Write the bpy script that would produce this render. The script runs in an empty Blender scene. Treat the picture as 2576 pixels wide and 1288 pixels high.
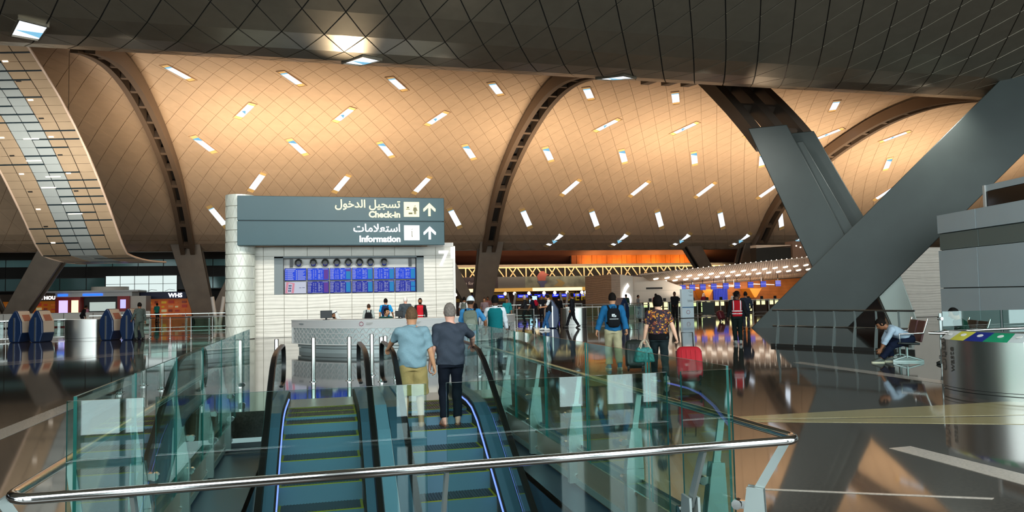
import bpy, bmesh, math, random
import numpy as np
from math import sin, cos, pi, radians, sqrt, atan2, hypot
from mathutils import Vector, Matrix
random.seed(7)
S = bpy.context.scene
COL = S.collection

# ------------------------------------------------------------------ camera, world, light, exposure
H = 1.7
cam_d = bpy.data.cameras.new('camera'); cam = bpy.data.objects.new('camera', cam_d); COL.objects.link(cam)
YAW, PIT, ROL = radians(14.2), radians(3.1), radians(1.15)
fwd = Vector((sin(YAW)*cos(PIT), cos(YAW)*cos(PIT), sin(PIT)))
r0 = Vector((cos(YAW), -sin(YAW), 0)); u0 = r0.cross(fwd)
rgt = r0*cos(ROL) - u0*sin(ROL); upv = u0*cos(ROL) + r0*sin(ROL)
cam.matrix_world = Matrix(((rgt.x, upv.x, -fwd.x, 0), (rgt.y, upv.y, -fwd.y, 0), (rgt.z, upv.z, -fwd.z, H), (0, 0, 0, 1)))
cam_d.sensor_width = 36.0; cam_d.lens = 26.0; cam_d.clip_end = 600; cam_d.clip_start = 0.05
S.camera = cam
S.view_settings.view_transform = 'Standard'; S.view_settings.look = 'None'
S.view_settings.exposure = 0.0; S.view_settings.gamma = 1.0; S.view_settings.use_curve_mapping = False
S.cycles.transparent_max_bounces = 40
S.cycles.max_bounces = 9
S.cycles.sample_clamp_indirect = 6.0

W = bpy.data.worlds.new('world'); S.world = W; W.use_nodes = True
W.node_tree.nodes['Background'].inputs[0].default_value = (0.80, 0.93, 1.0, 1)
W.node_tree.nodes['Background'].inputs[1].default_value = 0.5

def area(name, loc, target, sx, sy, power, col, spread=180):
    d = bpy.data.lights.new(name, 'AREA'); d.shape = 'RECTANGLE'; d.size = sx; d.size_y = sy
    d.energy = power; d.color = col; d.spread = radians(spread)
    o = bpy.data.objects.new(name, d); COL.objects.link(o); o.location = loc
    o.rotation_euler = (Vector(target)-Vector(loc)).to_track_quat('-Z', 'Y').to_euler()
    return o
def spot(name, loc, target, power, col, size=60, blend=0.6, rad=0.3):
    d = bpy.data.lights.new(name, 'SPOT'); d.energy = power; d.color = col; d.spot_size = radians(size)
    d.spot_blend = blend; d.shadow_soft_size = rad
    o = bpy.data.objects.new(name, d); COL.objects.link(o); o.location = loc
    o.rotation_euler = (Vector(target)-Vector(loc)).to_track_quat('-Z', 'Y').to_euler()
    return o
WARM = (1.0, 0.79, 0.565); DAY = (0.86, 0.97, 1.0)
# daylight through assumed upper glazing of the entrance facade, behind the photographer
for x in (-30, -10, 10, 30):
    area('daylight_glazing', (x, -1.45, 6.2), (x, 30, 1.0), 19, 5.5, 2700, DAY)
# added fill spots along the trough, without fixtures, for the people beyond
for x in (-26, -16, -6, 4, 14, 24, 34):
    spot('trough_fill_spot', (x, 24.5, 9.9), (x*1.12, 34, 0), 1900, (1, .95, .88), 125, .8, .15)
# added fill light from below, brightening the panel ribbon
area('ribbon_fill', (-13.5, 41.5, 2.6), (-15.5, 47, 11), 4, 3, 800, (1, .92, .82), 120)
# assumed uplights without fixtures, placed below the vault to wash it warm
for x, y, p in ((2, 50.5, 980), (15, 51, 960), (27, 51, 1100), (38, 51, 1120), (50, 52, 1250), (-6, 51, 1000), (62, 53, 650)):
    area('assumed_vault_uplight', (x, y, 4.6), (x, y+3.8, 15.5), 7.0, 3.0, p, WARM, 120)
spot('trough_glow_spot', (1.0, 30.0, 7.0), (.6, 24.4, 10.2), 1100, (1, .8, .55), 26, .9, .12)  # assumed spot without a fixture, making the warm glow on the trough
for x in (19.5, 24, 28): spot('trough_glow_spot', (x, 31.0, 6.6), (x-1, 26.0, 10.2), 900, (1, .76, .55), 38, .9, .2)  # added spots without fixtures, standing in for the vault's reflection on the trough
area('canopy_fill', (32, 53.3, 1.35), (32, 53.9, 4), 11, .5, 150, (1, .86, .72), 160)  # added fill at counter height, brightening the canopy underside
area('counter_fill', (34, 55.6, 2.55), (34.5, 57.5, .8), 11, .5, 260, (1, .82, .6), 160)  # added fill under the canopy, brightening wood and counters
area('far_vault_fill', (26, 74, 4.6), (26, 78, 9), 26, 1, 900, (1, .62, .45), 150)  # added fill lifting the far vault out of black
area('bridge_light', (30, 80.9, 4.95), (30, 82.1, 4.2), 36, .15, 420, (1, .8, .5), 170)
# added unseen spots brightening the information wall and its desk
spot('wall_fill_spot', (0.5, 21.5, 9.8), (1.5, 36, 3.0), 3300, (1, .97, .9), 62)
spot('wall_fill_spot', (4.0, 21.5, 9.8), (4.0, 30, 0.5), 1900, (1, .97, .9), 70)

# ------------------------------------------------------------------ materials
def lin(c):
    if isinstance(c, str):
        c = c.lstrip('#'); c = [int(c[i:i+2], 16)/255 for i in (0, 2, 4)]
    return tuple((v/12.92 if v <= .04045 else ((v+.055)/1.055)**2.4) for v in c)
MATS = {}
def mat(name, col, rough=0.5, metal=0.0, emit=None, estr=1.0, noise=None, bump=None, spec=0.5, coat=0.0, wave=None):
    """noise=(scale, amount) varies the colour; bump=(scale, strength, distance)"""
    if name in MATS: return MATS[name]
    m = bpy.data.materials.new(name); m.use_nodes = True; nt = m.node_tree; b = nt.nodes['Principled BSDF']
    c = lin(col) + (1,)
    b.inputs['Base Color'].default_value = c; b.inputs['Roughness'].default_value = rough
    b.inputs['Metallic'].default_value = metal; b.inputs['Specular IOR Level'].default_value = spec
    b.inputs['Coat Weight'].default_value = coat; b.inputs['Coat Roughness'].default_value = 0.03
    if emit is not None:
        b.inputs['Emission Color'].default_value = lin(emit)+(1,); b.inputs['Emission Strength'].default_value = estr
    tc = None
    if noise or bump or wave:
        tc = nt.nodes.new('ShaderNodeTexCoord')
    if noise:
        n = nt.nodes.new('ShaderNodeTexNoise'); n.inputs['Scale'].default_value = noise[0]; n.inputs['Detail'].default_value = 6
        nt.links.new(tc.outputs['Object'], n.inputs['Vector'])
        r = nt.nodes.new('ShaderNodeValToRGB')
        r.color_ramp.elements[0].position = .3; r.color_ramp.elements[1].position = .7
        a = noise[1]
        r.color_ramp.elements[0].color = tuple(max(0, v*(1-a)) for v in c[:3])+(1,)
        r.color_ramp.elements[1].color = tuple(min(1, v*(1+a)) for v in c[:3])+(1,)
        nt.links.new(n.outputs['Fac'], r.inputs[0]); nt.links.new(r.outputs[0], b.inputs['Base Color'])
    if bump:
        n2 = nt.nodes.new('ShaderNodeTexNoise'); n2.inputs['Scale'].default_value = bump[0]
        nt.links.new(tc.outputs['Object'], n2.inputs['Vector'])
        bp = nt.nodes.new('ShaderNodeBump'); bp.inputs['Strength'].default_value = bump[1]; bp.inputs['Distance'].default_value = bump[2]
        nt.links.new(n2.outputs['Fac'], bp.inputs['Height']); nt.links.new(bp.outputs[0], b.inputs['Normal'])
    if wave:  # (scale, distortion, strength, direction)
        w = nt.nodes.new('ShaderNodeTexWave'); w.bands_direction = wave[3]; w.inputs['Scale'].default_value = wave[0]
        w.inputs['Distortion'].default_value = wave[1]; w.inputs['Detail'].default_value = 1.5; w.inputs['Detail Scale'].default_value = .5
        mp = nt.nodes.new('ShaderNodeMapping'); mp.inputs['Scale'].default_value = (.35, .35, 1)
        nt.links.new(tc.outputs['Object'], mp.inputs[0]); nt.links.new(mp.outputs[0], w.inputs['Vector'])
        bp = nt.nodes.new('ShaderNodeBump'); bp.inputs['Strength'].default_value = wave[2]; bp.inputs['Distance'].default_value = .03
        nt.links.new(w.outputs['Fac'], bp.inputs['Height']); nt.links.new(bp.outputs[0], b.inputs['Normal'])
    MATS[name] = m
    return m
def emis(name, col, s=1.0):
    return mat(name, '#060606', .6, emit=col, estr=s, spec=.2)
def glass(name, tint, refl=1.0, ior=1.5, rough=0.0):
    if name in MATS: return MATS[name]
    m = bpy.data.materials.new(name); m.use_nodes = True; nt = m.node_tree; nt.nodes.clear()
    out = nt.nodes.new('ShaderNodeOutputMaterial'); mix = nt.nodes.new('ShaderNodeMixShader')
    tr = nt.nodes.new('ShaderNodeBsdfTransparent'); tr.inputs[0].default_value = lin(tint)+(1,)
    gl = nt.nodes.new('ShaderNodeBsdfGlossy'); gl.inputs['Roughness'].default_value = rough; gl.inputs[0].default_value = (refl, refl, refl, 1)
    fr = nt.nodes.new('ShaderNodeFresnel'); fr.inputs[0].default_value = ior
    ge = nt.nodes.new('ShaderNodeNewGeometry'); ma = nt.nodes.new('ShaderNodeMath'); ma.operation = 'MULTIPLY_ADD'
    ma.inputs[1].default_value = 1/ior-ior; ma.inputs[2].default_value = ior
    nt.links.new(ge.outputs['Backfacing'], ma.inputs[0]); nt.links.new(ma.outputs[0], fr.inputs[0])
    nt.links.new(fr.outputs[0], mix.inputs[0]); nt.links.new(tr.outputs[0], mix.inputs[1]); nt.links.new(gl.outputs[0], mix.inputs[2])
    nt.links.new(mix.outputs[0], out.inputs[0]); MATS[name] = m
    return m

M_gran = mat('polished_granite', '#3d3731', .05, noise=(38, .35), spec=.5)
M_strip = mat('pale_granite', '#a79c90', .12, noise=(40, .15))
M_beige = mat('beige_granite', '#8f835c', .1, noise=(30, .15))
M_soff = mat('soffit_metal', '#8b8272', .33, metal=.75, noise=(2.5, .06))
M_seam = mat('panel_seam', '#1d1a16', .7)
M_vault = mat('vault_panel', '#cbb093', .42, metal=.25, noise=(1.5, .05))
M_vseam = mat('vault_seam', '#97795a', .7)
M_rib = mat('rib_metal', '#6e5c4c', .5, metal=.3)
M_rdark = mat('rib_dark', '#171310', .8)
M_ribn = mat('near_rib_metal', '#5a4f45', .5, metal=.3)
M_col = mat('grey_column_metal', '#2f3735', .42, metal=.35, noise=(.8, .1))
M_colb = mat('bronze_column_metal', '#776b5e', .45, metal=.4, noise=(1.2, .1))
M_collit = mat('lit_column_metal', '#858d87', .3, metal=.5)  # column metal made paler: light on the lower leg put into the colour
M_chrome = mat('polished_steel', '#d8d8d6', .12, metal=1)
M_steel = mat('brushed_steel', '#b9b9b4', .28, metal=1)
M_stdk = mat('satin_steel_plate', '#a9b3b0', .38, metal=.8)
M_white = mat('white_panel', '#d9d8d3', .5)
M_grey = mat('grey_panel', '#8d97a0', .4, noise=(.7, .05))
M_black = mat('black_rubber', '#0d0d0e', .35)
M_dark = mat('dark_metal', '#23221f', .5)
M_glass = glass('balustrade_glass', '#e6f6f2', 1.0, 1.5)
M_gedge = mat('glass_edge', '#1b4f4a', .1)
M_sky = emis('skylight_sky', '#e6f2ff', 1.7)
M_skyb = emis('skylight_blue', '#7fbfe0', 1.1)
M_skyend = mat('lit_skylight_end', '#e7c27d', .5)  # warm light on the shaft ends put into this yellow

# ------------------------------------------------------------------ builders
class MB:
    def __init__(s): s.v = []; s.f = []; s.mi = []; s.cur = 0
    def add(s, vs, fs):
        o = len(s.v); s.v += [tuple(p) for p in vs]; s.f += [tuple(i+o for i in f) for f in fs]; s.mi += [s.cur]*len(fs); return s
    def hexa(s, a):  # 8 points: bottom 4 ccw, top 4 ccw
        return s.add(a, [(3, 2, 1, 0), (4, 5, 6, 7), (0, 1, 5, 4), (1, 2, 6, 5), (2, 3, 7, 6), (3, 0, 4, 7)])
    def box(s, c, d, rz=0, rx=0):
        x, y, z = d[0]/2, d[1]/2, d[2]/2
        p = [(-x, -y, -z), (x, -y, -z), (x, y, -z), (-x, y, -z), (-x, -y, z), (x, -y, z), (x, y, z), (-x, y, z)]
        if rx: p = [(a, b*cos(rx)-e*sin(rx), b*sin(rx)+e*cos(rx)) for a, b, e in p]
        if rz: p = [(a*cos(rz)-b*sin(rz), a*sin(rz)+b*cos(rz), e) for a, b, e in p]
        return s.hexa([(a+c[0], b+c[1], e+c[2]) for a, b, e in p])
    def bx(s, x0, x1, y0, y1, z0, z1): return s.box(((x0+x1)/2, (y0+y1)/2, (z0+z1)/2), (x1-x0, y1-y0, z1-z0))
    def bar(s, p, q, w, t, side=None, w1=None, t1=None):
        p = Vector(p); q = Vector(q); d = (q-p).normalized()
        a = Vector(side) if side is not None else (Vector((0, 0, 1)) if abs(d.z) < .9 else Vector((1, 0, 0)))
        b = d.cross(a).normalized(); a = b.cross(d).normalized()
        w1 = w if w1 is None else w1; t1 = t if t1 is None else t1
        P = []
        for c, ww, tt in ((p, w, t), (q, w1, t1)):
            P += [c-a*ww/2-b*tt/2, c+a*ww/2-b*tt/2, c+a*ww/2+b*tt/2, c-a*ww/2+b*tt/2]
        return s.hexa(P)
    def tube(s, pts, r, n=10, closed=False):
        pts = [Vector(p) for p in pts]; m = len(pts); rs = r if hasattr(r, '__len__') else [r]*m
        vs = []; prev = None
        for i, p in enumerate(pts):
            if closed: d = (pts[(i+1) % m]-pts[i-1])
            else: d = pts[min(i+1, m-1)]-pts[max(i-1, 0)]
            d = d.normalized()
            if prev is None:
                a = Vector((0, 0, 1)) if abs(d.z) < .9 else Vector((1, 0, 0))
                a = (a-d*a.dot(d)).normalized()
            else:
                a = (prev-d*prev.dot(d)).normalized()
            prev = a; b = d.cross(a)
            vs += [p+(a*cos(2*pi*k/n)+b*sin(2*pi*k/n))*rs[i] for k in range(n)]
        fs = []
        for i in range(m if closed else m-1):
            j = (i+1) % m
            fs += [(i*n+k, i*n+(k+1) % n, j*n+(k+1) % n, j*n+k) for k in range(n)]
        if not closed: fs += [tuple(range(n-1, -1, -1)), tuple((m-1)*n+k for k in range(n))]
        return s.add(vs, fs)
    def lathe(s, prof, c=(0, 0, 0), n=24, a0=0, a1=2*pi, sx=1, sy=1):
        full = abs(a1-a0-2*pi) < 1e-6; k = n if full else n+1; vs = []
        for r, z in prof:
            vs += [(c[0]+sx*r*cos(a0+(a1-a0)*i/n), c[1]+sy*r*sin(a0+(a1-a0)*i/n), c[2]+z) for i in range(k)]
        fs = []
        for j in range(len(prof)-1):
            for i in range(n):
                i2 = (i+1) % k
                fs.append((j*k+i, j*k+i2, (j+1)*k+i2, (j+1)*k+i))
        if full:
            if prof[0][0] > 1e-6: fs.append(tuple(range(k-1, -1, -1)))
            if prof[-1][0] > 1e-6: fs.append(tuple((len(prof)-1)*k+i for i in range(k)))
        return s.add(vs, fs)
    def sphere(s, c, r, n=12, m=8, sc=(1, 1, 1)):
        vs = [(c[0], c[1], c[2]-r*sc[2])]; fs = []
        for j in range(1, m):
            th = -pi/2+pi*j/m
            vs += [(c[0]+sc[0]*r*cos(th)*cos(2*pi*i/n), c[1]+sc[1]*r*cos(th)*sin(2*pi*i/n), c[2]+sc[2]*r*sin(th)) for i in range(n)]
        vs.append((c[0], c[1], c[2]+r*sc[2])); L = len(vs)-1
        for i in range(n):
            fs.append((0, 1+(i+1) % n, 1+i)); fs.append((L, L-n+i, L-n+(i+1) % n))
        for j in range(m-2):
            for i in range(n):
                fs.append((1+j*n+i, 1+j*n+(i+1) % n, 1+(j+1)*n+(i+1) % n, 1+(j+1)*n+i))
        return s.add(vs, fs)
    def prism(s, poly, o, ax, ay, az, d):  # polygon in plane (ax, ay) at o, extruded d along az (both as vectors)
        o = Vector(o); ax = Vector(ax); ay = Vector(ay); az = Vector(az); n = len(poly)
        vs = [o+ax*x+ay*y for x, y in poly]; vs += [p+az*d for p in vs]
        fs = [tuple(range(n-1, -1, -1)), tuple(range(n, 2*n))]+[(i, (i+1) % n, n+(i+1) % n, n+i) for i in range(n)]
        return s.add(vs, fs)
    def sheet(s, P):  # grid of points rows x cols
        r, c = len(P), len(P[0])
        return s.add([p for row in P for p in row], [(i*c+j, i*c+j+1, (i+1)*c+j+1, (i+1)*c+j) for i in range(r-1) for j in range(c-1)])
    def mesh(s, name, mats, off=(0, 0, 0), smooth=None):
        me = bpy.data.meshes.new(name)
        me.from_pydata([(x-off[0], y-off[1], z-off[2]) for x, y, z in s.v], [], s.f)
        for m in (mats if isinstance(mats, (list, tuple)) else [mats]): me.materials.append(m)
        if isinstance(mats, (list, tuple)): me.polygons.foreach_set('material_index', s.mi)
        me.update()
        if smooth: smooth_mesh(me, smooth)
        return me
    def build(s, name, mats, parent=None, smooth=None, off=None, bevel=0, seg=2):
        if off is None: off = wloc(parent) if parent else (0, 0, 0)
        me = s.mesh(name, mats, off, smooth); o = bpy.data.objects.new(name, me); COL.objects.link(o)
        if parent: o.parent = parent
        if bevel:
            b = o.modifiers.new('bevel', 'BEVEL'); b.width = bevel; b.segments = seg; b.limit_method = 'ANGLE'
        return o
def smooth_mesh(me, ang):
    me.polygons.foreach_set('use_smooth', [True]*len(me.polygons)); me.set_sharp_from_angle(angle=radians(ang))
def wloc(o):
    v = Vector((0, 0, 0))
    while o: v += o.location; o = o.parent
    return v
def tag(o, label=None, cat=None, group=None, kind=None):
    if label: o['label'] = label
    if cat: o['category'] = cat
    if group: o['group'] = group
    if kind: o['kind'] = kind
    return o
def thing(name, label, cat, loc=(0, 0, 0), rz=0, group=None):
    o = bpy.data.objects.new(name, None); COL.objects.link(o); o.location = loc; o.rotation_euler = (0, 0, rz)
    o.empty_display_size = .1
    return tag(o, label, cat, group)
def struct(o, label=None): return tag(o, label, None, None, 'structure')
def dup(root, loc=None, rz=None, label=None, group=None):
    def cp(o, par):
        c = o.copy(); COL.objects.link(c)
        if par: c.parent = par
        for ch in list(o.children): cp(ch, c)
        return c
    r = cp(root, None)
    if loc is not None: r.location = loc
    if rz is not None: r.rotation_euler = (0, 0, rz)
    if label: r['label'] = label
    if group: r['group'] = group
    return r
FONT_AR = None
def text_mb(txt, size, depth=0.01, align='LEFT', font=None, spacing=1.0, bold=0):
    cu = bpy.data.curves.new('lettering', 'FONT'); cu.body = txt; cu.size = size; cu.extrude = depth/2; cu.align_x = align
    cu.resolution_u = 3; cu.space_character = spacing; cu.offset = bold
    if font: cu.font = font
    o = bpy.data.objects.new('lettering', cu); COL.objects.link(o)
    dg = bpy.context.evaluated_depsgraph_get(); me = bpy.data.meshes.new_from_object(o.evaluated_get(dg))
    vs = [tuple(v.co) for v in me.vertices]; fs = [tuple(p.vertices) for p in me.polygons]
    bpy.data.objects.remove(o); bpy.data.meshes.remove(me); bpy.data.curves.remove(cu)
    return vs, fs
def text(name, txt, size, o, ax, ay, m, parent, depth=.01, align='LEFT', bold=0, spacing=1.0, sx=1.0, off=None):
    vs, fs = text_mb(txt, size, depth, align, None, spacing, bold)
    o = Vector(o); ax = Vector(ax).normalized(); ay = Vector(ay).normalized(); az = ax.cross(ay)
    b = MB(); b.add([o+ax*(x*sx)+ay*y+az*z for x, y, z in vs], fs)
    return b.build(name, m, parent, off=off)
# ------------------------------------------------------------------ the roof: one wave-shaped shell running across the hall
PR = [(-14,9.5),(-10,11.6),(-5,13.9),(0,15.2),(6,15.6),(12,14.7),(18,12.7),(22,11.0),(23,10.6),(24,10.3),(25,10.15),(26,10.15),(27.5,10.38),(29,10.92),(32,12.3),(36,14.0),(40,15.15),(44,15.7),(47.5,15.6),(52,14.8),(57,13.3),(61,11.5),(64,9.2),(66,7.1),(68,6.1)]
_Y = np.array([p[0] for p in PR], float); _Z = np.array([p[1] for p in PR])
_m = np.gradient(_Z, _Y); _yy = np.linspace(-14, 68, 4101)
_i = np.clip(np.searchsorted(_Y, _yy)-1, 0, len(_Y)-2); _h = _Y[_i+1]-_Y[_i]; _t = (_yy-_Y[_i])/_h
_zz = (2*_t**3-3*_t**2+1)*_Z[_i]+(_t**3-2*_t**2+_t)*_h*_m[_i]+(-2*_t**3+3*_t**2)*_Z[_i+1]+(_t**3-_t**2)*_h*_m[_i+1]
_ss = np.concatenate([[0], np.cumsum(np.hypot(np.diff(_yy), np.diff(_zz)))]); _ss -= np.interp(25.5, _yy, _ss)
def rz_(y): return float(np.interp(y, _yy, _zz))
def roof(x, s, off=0.0):  # point of the shell at arc length s, pushed down along its normal by off
    y = float(np.interp(s, _ss, _yy)); z = float(np.interp(s, _ss, _zz))
    y2 = float(np.interp(s+.05, _ss, _yy)); z2 = float(np.interp(s+.05, _ss, _zz))
    t = Vector((0, y2-y, z2-z)).normalized(); n = Vector((0, t.z, -t.y))
    return Vector((x, y, z))+n*off, t, n
A_, H_ = 1.31, 1.2125
def diamond(x, s, gap=.012, lift=.02):
    e_ = float(_ss[-1])-.03; c = [(x, s-H_), (x+A_/2, min(s, e_)), (x, min(s+H_, e_)), (x-A_/2, min(s, e_))]
    k = 1-gap*2
    top = [roof(x+(a-x)*k, s+(e-s)*k, lift)[0] for a, e in c]; low = [roof(x+(a-x)*(k+.012), s+(e-s)*(k+.012), 0)[0] for a, e in c]
    b = MB(); b.add(top+low, [(1, 0, 3), (3, 2, 1)]+[(j, (j+1) % 4, 4+(j+1) % 4, 4+j) for j in range(4)])
    return b
def in_view(x, y): return -.41*y-3 < x < 1.18*y+3
# backing sheets
def sheet(x0, x1, s0, s1, ds, name, m, off=-.02):
    b = MB(); n = max(2, int((s1-s0)/ds)+1)
    b.sheet([[roof(x, s0+(s1-s0)*i/(n-1), off)[0] for x in np.linspace(x0, x1, 6)] for i in range(n)])
    return b.build(name, m, smooth=60)
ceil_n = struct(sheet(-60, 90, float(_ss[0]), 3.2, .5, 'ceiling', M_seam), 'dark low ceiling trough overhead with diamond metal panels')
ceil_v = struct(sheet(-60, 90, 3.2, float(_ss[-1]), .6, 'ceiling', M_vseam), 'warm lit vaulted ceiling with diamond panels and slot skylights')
# near shell behind and above the photographer: plain panels, out of view
shell = MB(); n = 30
shell.sheet([[roof(x, float(_ss[0])+(-8-float(_ss[0]))*i/n, .03)[0] for x in (-60, 0, 90)] for i in range(n+1)])
shell.build('plain_soffit', M_soff, ceil_n, smooth=60)
def tile(ceil, s0, s1, m, flat):
    spots_ = []
    j0, j1 = int(math.floor((s0-22.9)/H_)), int(math.ceil((s1-22.9)/H_))
    for j in range(j0, j1+1):
        s = 22.9+j*H_
        if s-H_ < s0-.01 or s > s1: continue
        y = float(np.interp(s, _ss, _yy))
        for i in range(-60, 90):
            x = -8.5+A_*(i+(.5 if j % 2 else 0))
            if in_view(x, y):
                p, t, nn = roof(x, s); d = Vector((0, 0, H))-p
                spots_.append((abs(d.dot(nn))/d.length**3, x, s))
    spots_.sort(reverse=True)
    for w, x, s in spots_[:300]: diamond(x, s, .02 if flat else .012).build('panel', m, ceil)
    if len(spots_) > 300:
        b = MB()
        for w, x, s in spots_[300:]:
            d = diamond(x, s); b.add(d.v, d.f)
        b.build('panel_field', m, ceil)['kind'] = 'stuff'
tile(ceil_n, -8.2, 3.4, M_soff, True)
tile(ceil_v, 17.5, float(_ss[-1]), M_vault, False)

# ------------------------------------------------------------------ skylights: long slots set along the panel diagonals
sky_n = 0
def skylight(x, s, sg, L=2.66, Wd=.60, near=False):
    global sky_n; sky_n += 1
    ux, us = sg*A_/2/hypot(A_/2, H_), H_/hypot(A_/2, H_)
    def P(a, b, off): return roof(x+ux*a-us*sg*b*1.0*sg, s+us*a+ux*b, off)[0]
    hl, hw = L/2, Wd/2
    root = MB()
    for (a0, a1, b0, b1) in ((-hl, hl, -hw, -hw+.05), (-hl, hl, hw-.05, hw), (-hl, -hl+.05, -hw+.05, hw-.05), (hl-.05, hl, -hw+.05, hw-.05)):
        root.hexa([P(a0, b0, -.05), P(a1, b0, -.05), P(a1, b1, -.05), P(a0, b1, -.05), P(a0, b0, .085), P(a1, b0, .085), P(a1, b1, .085), P(a0, b1, .085)])
    w = struct(root.build('window_%d' % sky_n, M_soff if near else M_vault))
    def flat(name, poly, off, m):
        b = MB(); b.add([P(a, c, off) for a, c in poly], [tuple(range(len(poly)))]); b.build(name, m, w)
    e = hl-.05; g = hw-.05; q = .34 if not near else .05
    if not near:
        flat('end_plate', [(-e, -g), (-e+q, -g), (-e+q, g), (-e, g)], .05, M_skyend)
        flat('end_plate', [(e-q, -g), (e, -g), (e, g), (e-q, g)], .05, M_skyend)
    flat('pane', [(-e+q, -g), (e-q, -g), (e-q, g), (-e+q, g)], .045, M_sky)
    flat('blue_pane', [(-e+q, -g), (-e+q+.55, -g), (-e+q+.15, g), (-e+q, g)] if sg > 0 else [(-.1, -g), (.45, -g), (.1, g)], .05, M_skyb)
for k in range(0, 10):
    X = -8.5+6.55*k
    for s, sg, st in ((22.95, 1, 0), (28.1, -1, .5), (33.0, 1, 0), (37.75, -1, .5), (41.6, 1, 0), (44.3, -1, .5)):
        x = X+6.55*st
        if s > 44 and k < 4: continue
        y = float(np.interp(s, _ss, _yy))
        if min(abs(x-(-10.9)), abs(x-14.9), abs(x-42.3)) < 1.0 and s < 44: continue
        if in_view(x, y): skylight(x, s, sg)
for x, s in ((-8.75, -.35), (1.3, .9), (11.2, 1.45)):
    skylight(x, s, -1, 1.45, .8, True)

# ------------------------------------------------------------------ arch ribs: ladder trusses under the vault
def rib(label, xs, prof, hgt, m, step, drop=.12, rung=.3, chord=.34, dark=True, lean=0.0):
    """xs: chord x positions; prof: list of (y, z) along the rib"""
    root = thing('arch_rib', label, 'roof arch', (xs[0], prof[0][0], prof[0][1]))
    L = [0]
    for a, b in zip(prof, prof[1:]): L.append(L[-1]+hypot(b[0]-a[0], b[1]-a[1]))
    def at(l, x, dz=0):
        y = np.interp(l, L, [p[0] for p in prof]); z = np.interp(l, L, [p[1] for p in prof])
        return Vector((x+lean*l, y, z+dz))
    n = int(L[-1]/.7)
    for x in xs:
        b = MB(); rows = []
        for i in range(n+1):
            l = L[-1]*i/n
            rows += [[at(l, x-chord/2, 0), at(l, x+chord/2, 0), at(l, x+chord/2, hgt), at(l, x-chord/2, hgt)]]
        k = len(rows); vs = [p for r in rows for p in r]
        fs = [(i*4+j, i*4+(j+1) % 4, (i+1)*4+(j+1) % 4, (i+1)*4+j) for i in range(k-1) for j in range(4)]+[(3, 2, 1, 0), tuple((k-1)*4+j for j in range(4))]
        b.add(vs, fs); b.build('chord', m, root, smooth=40)
    if dark:
        b = MB(); b.sheet([[at(L[-1]*i/n, xs[0], hgt*.95), at(L[-1]*i/n, xs[-1], hgt*.95)] for i in range(n+1)]); b.build('backing', M_rdark, root)
    l = step*.5
    while l < L[-1]:
        for xa, xb in zip(xs, xs[1:]):
            b = MB(); b.bar(at(l, xa+chord/2, hgt*.35), at(l, xb-chord/2, hgt*.35), rung, hgt*.5, side=(at(l+.1, 0)-at(l-.1, 0)))
            b.build('rung', m, root)
        l += step
    return root
def vprof(y0, y1, drop, n=40): return [(y, rz_(y)-drop) for y in np.linspace(y0, y1, n)]
rib('dark ladder arch rib left of the information wall sign', (-11.5, -10.75), vprof(38.5, 66.4, 1.15)[:] , .95, M_rib, 2.2)
rib('dark ladder arch rib rising right of the information wall', (14.2, 15.1), vprof(38.5, 66.6, .95), .75, M_rib, 2.2)
rib('far ladder arch rib rising beyond the crossed column', (42.0, 42.9), vprof(38.5, 66.4, 1.0), .8, M_rib, 2.2)
pr3 = [(32.2, 8.6), (33.3, 9.8), (34.5, 11.0), (35.8, 12.2), (37.2, 13.45), (38.6, 14.3), (40.5, 14.9), (44.0, 15.3)]
rib('wide near arch rib landing on the crossed column', (21.0, 22.45, 23.85), pr3, .95, M_ribn, 2.3, rung=.2, chord=.55, dark=False, lean=-.05)

# ------------------------------------------------------------------ crossed grey column at right
def slab(name, root, p, q, wv0, tv0, wv1, tv1, m, bevel=.03):
    p, q, wv0, tv0, wv1, tv1 = [Vector(v) for v in (p, q, wv0, tv0, wv1, tv1)]; b = MB()
    b.hexa([p-wv0-tv0, p+wv0-tv0, p+wv0+tv0, p-wv0+tv0, q-wv1-tv1, q+wv1-tv1, q+wv1+tv1, q-wv1+tv1])
    return b.build(name, m, root, bevel=bevel)
XU, XN, XP = Vector((.79, -.62, 0)), Vector((.62, .79, 0)), Vector((20.7, 29.5, 0))
XC = thing('crossed_column', 'huge dark grey metal column crossing in an X at right', 'column', (20.7, 29.5, 0))
def xplate(name, n0, n1, q, m=M_col):  # q: four (t, z) corners ccw, in the column's own plane
    b = MB(); b.hexa([XP+XN*n0+XU*t+Vector((0, 0, z)) for t, z in q]+[XP+XN*n1+XU*t+Vector((0, 0, z)) for t, z in q])
    return b.build(name, m, XC, bevel=.03)
for nm, n0, n1, e in (('flange', 0, .45, 0), ('web', .45, 3.0, .45), ('flange', 3.0, 3.45, 0)):
    xplate(nm, n0, n1, [(-2.0+e, -.03), (2.08-e, -.03), (13.2-e*1.4, 11.5), (10.4+e*1.4, 12.4)])
for nm, n0, n1, q in (('flange', .75, 1.1, [(.95, 2.2), (3.0, 2.2), (-.1, 9.5), (-1.85, 9.5)]), ('web', 1.1, 2.9, [(1.9, 2.2), (3.6, 2.2), (.55, 8.7), (-.7, 8.7)]), ('flange', 2.9, 3.3, [(2.4, 2.2), (4.4, 2.2), (1.0, 9.5), (-.65, 9.5)])):
    xplate(nm, n0, n1, q)
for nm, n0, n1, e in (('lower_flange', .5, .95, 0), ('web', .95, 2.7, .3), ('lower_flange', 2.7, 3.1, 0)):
    xplate(nm, n0, n1, [(3.9+e, -.03), (4.95-e, -.03), (3.85-e, 3.9), (2.6+e, 3.6)], M_collit)

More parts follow.
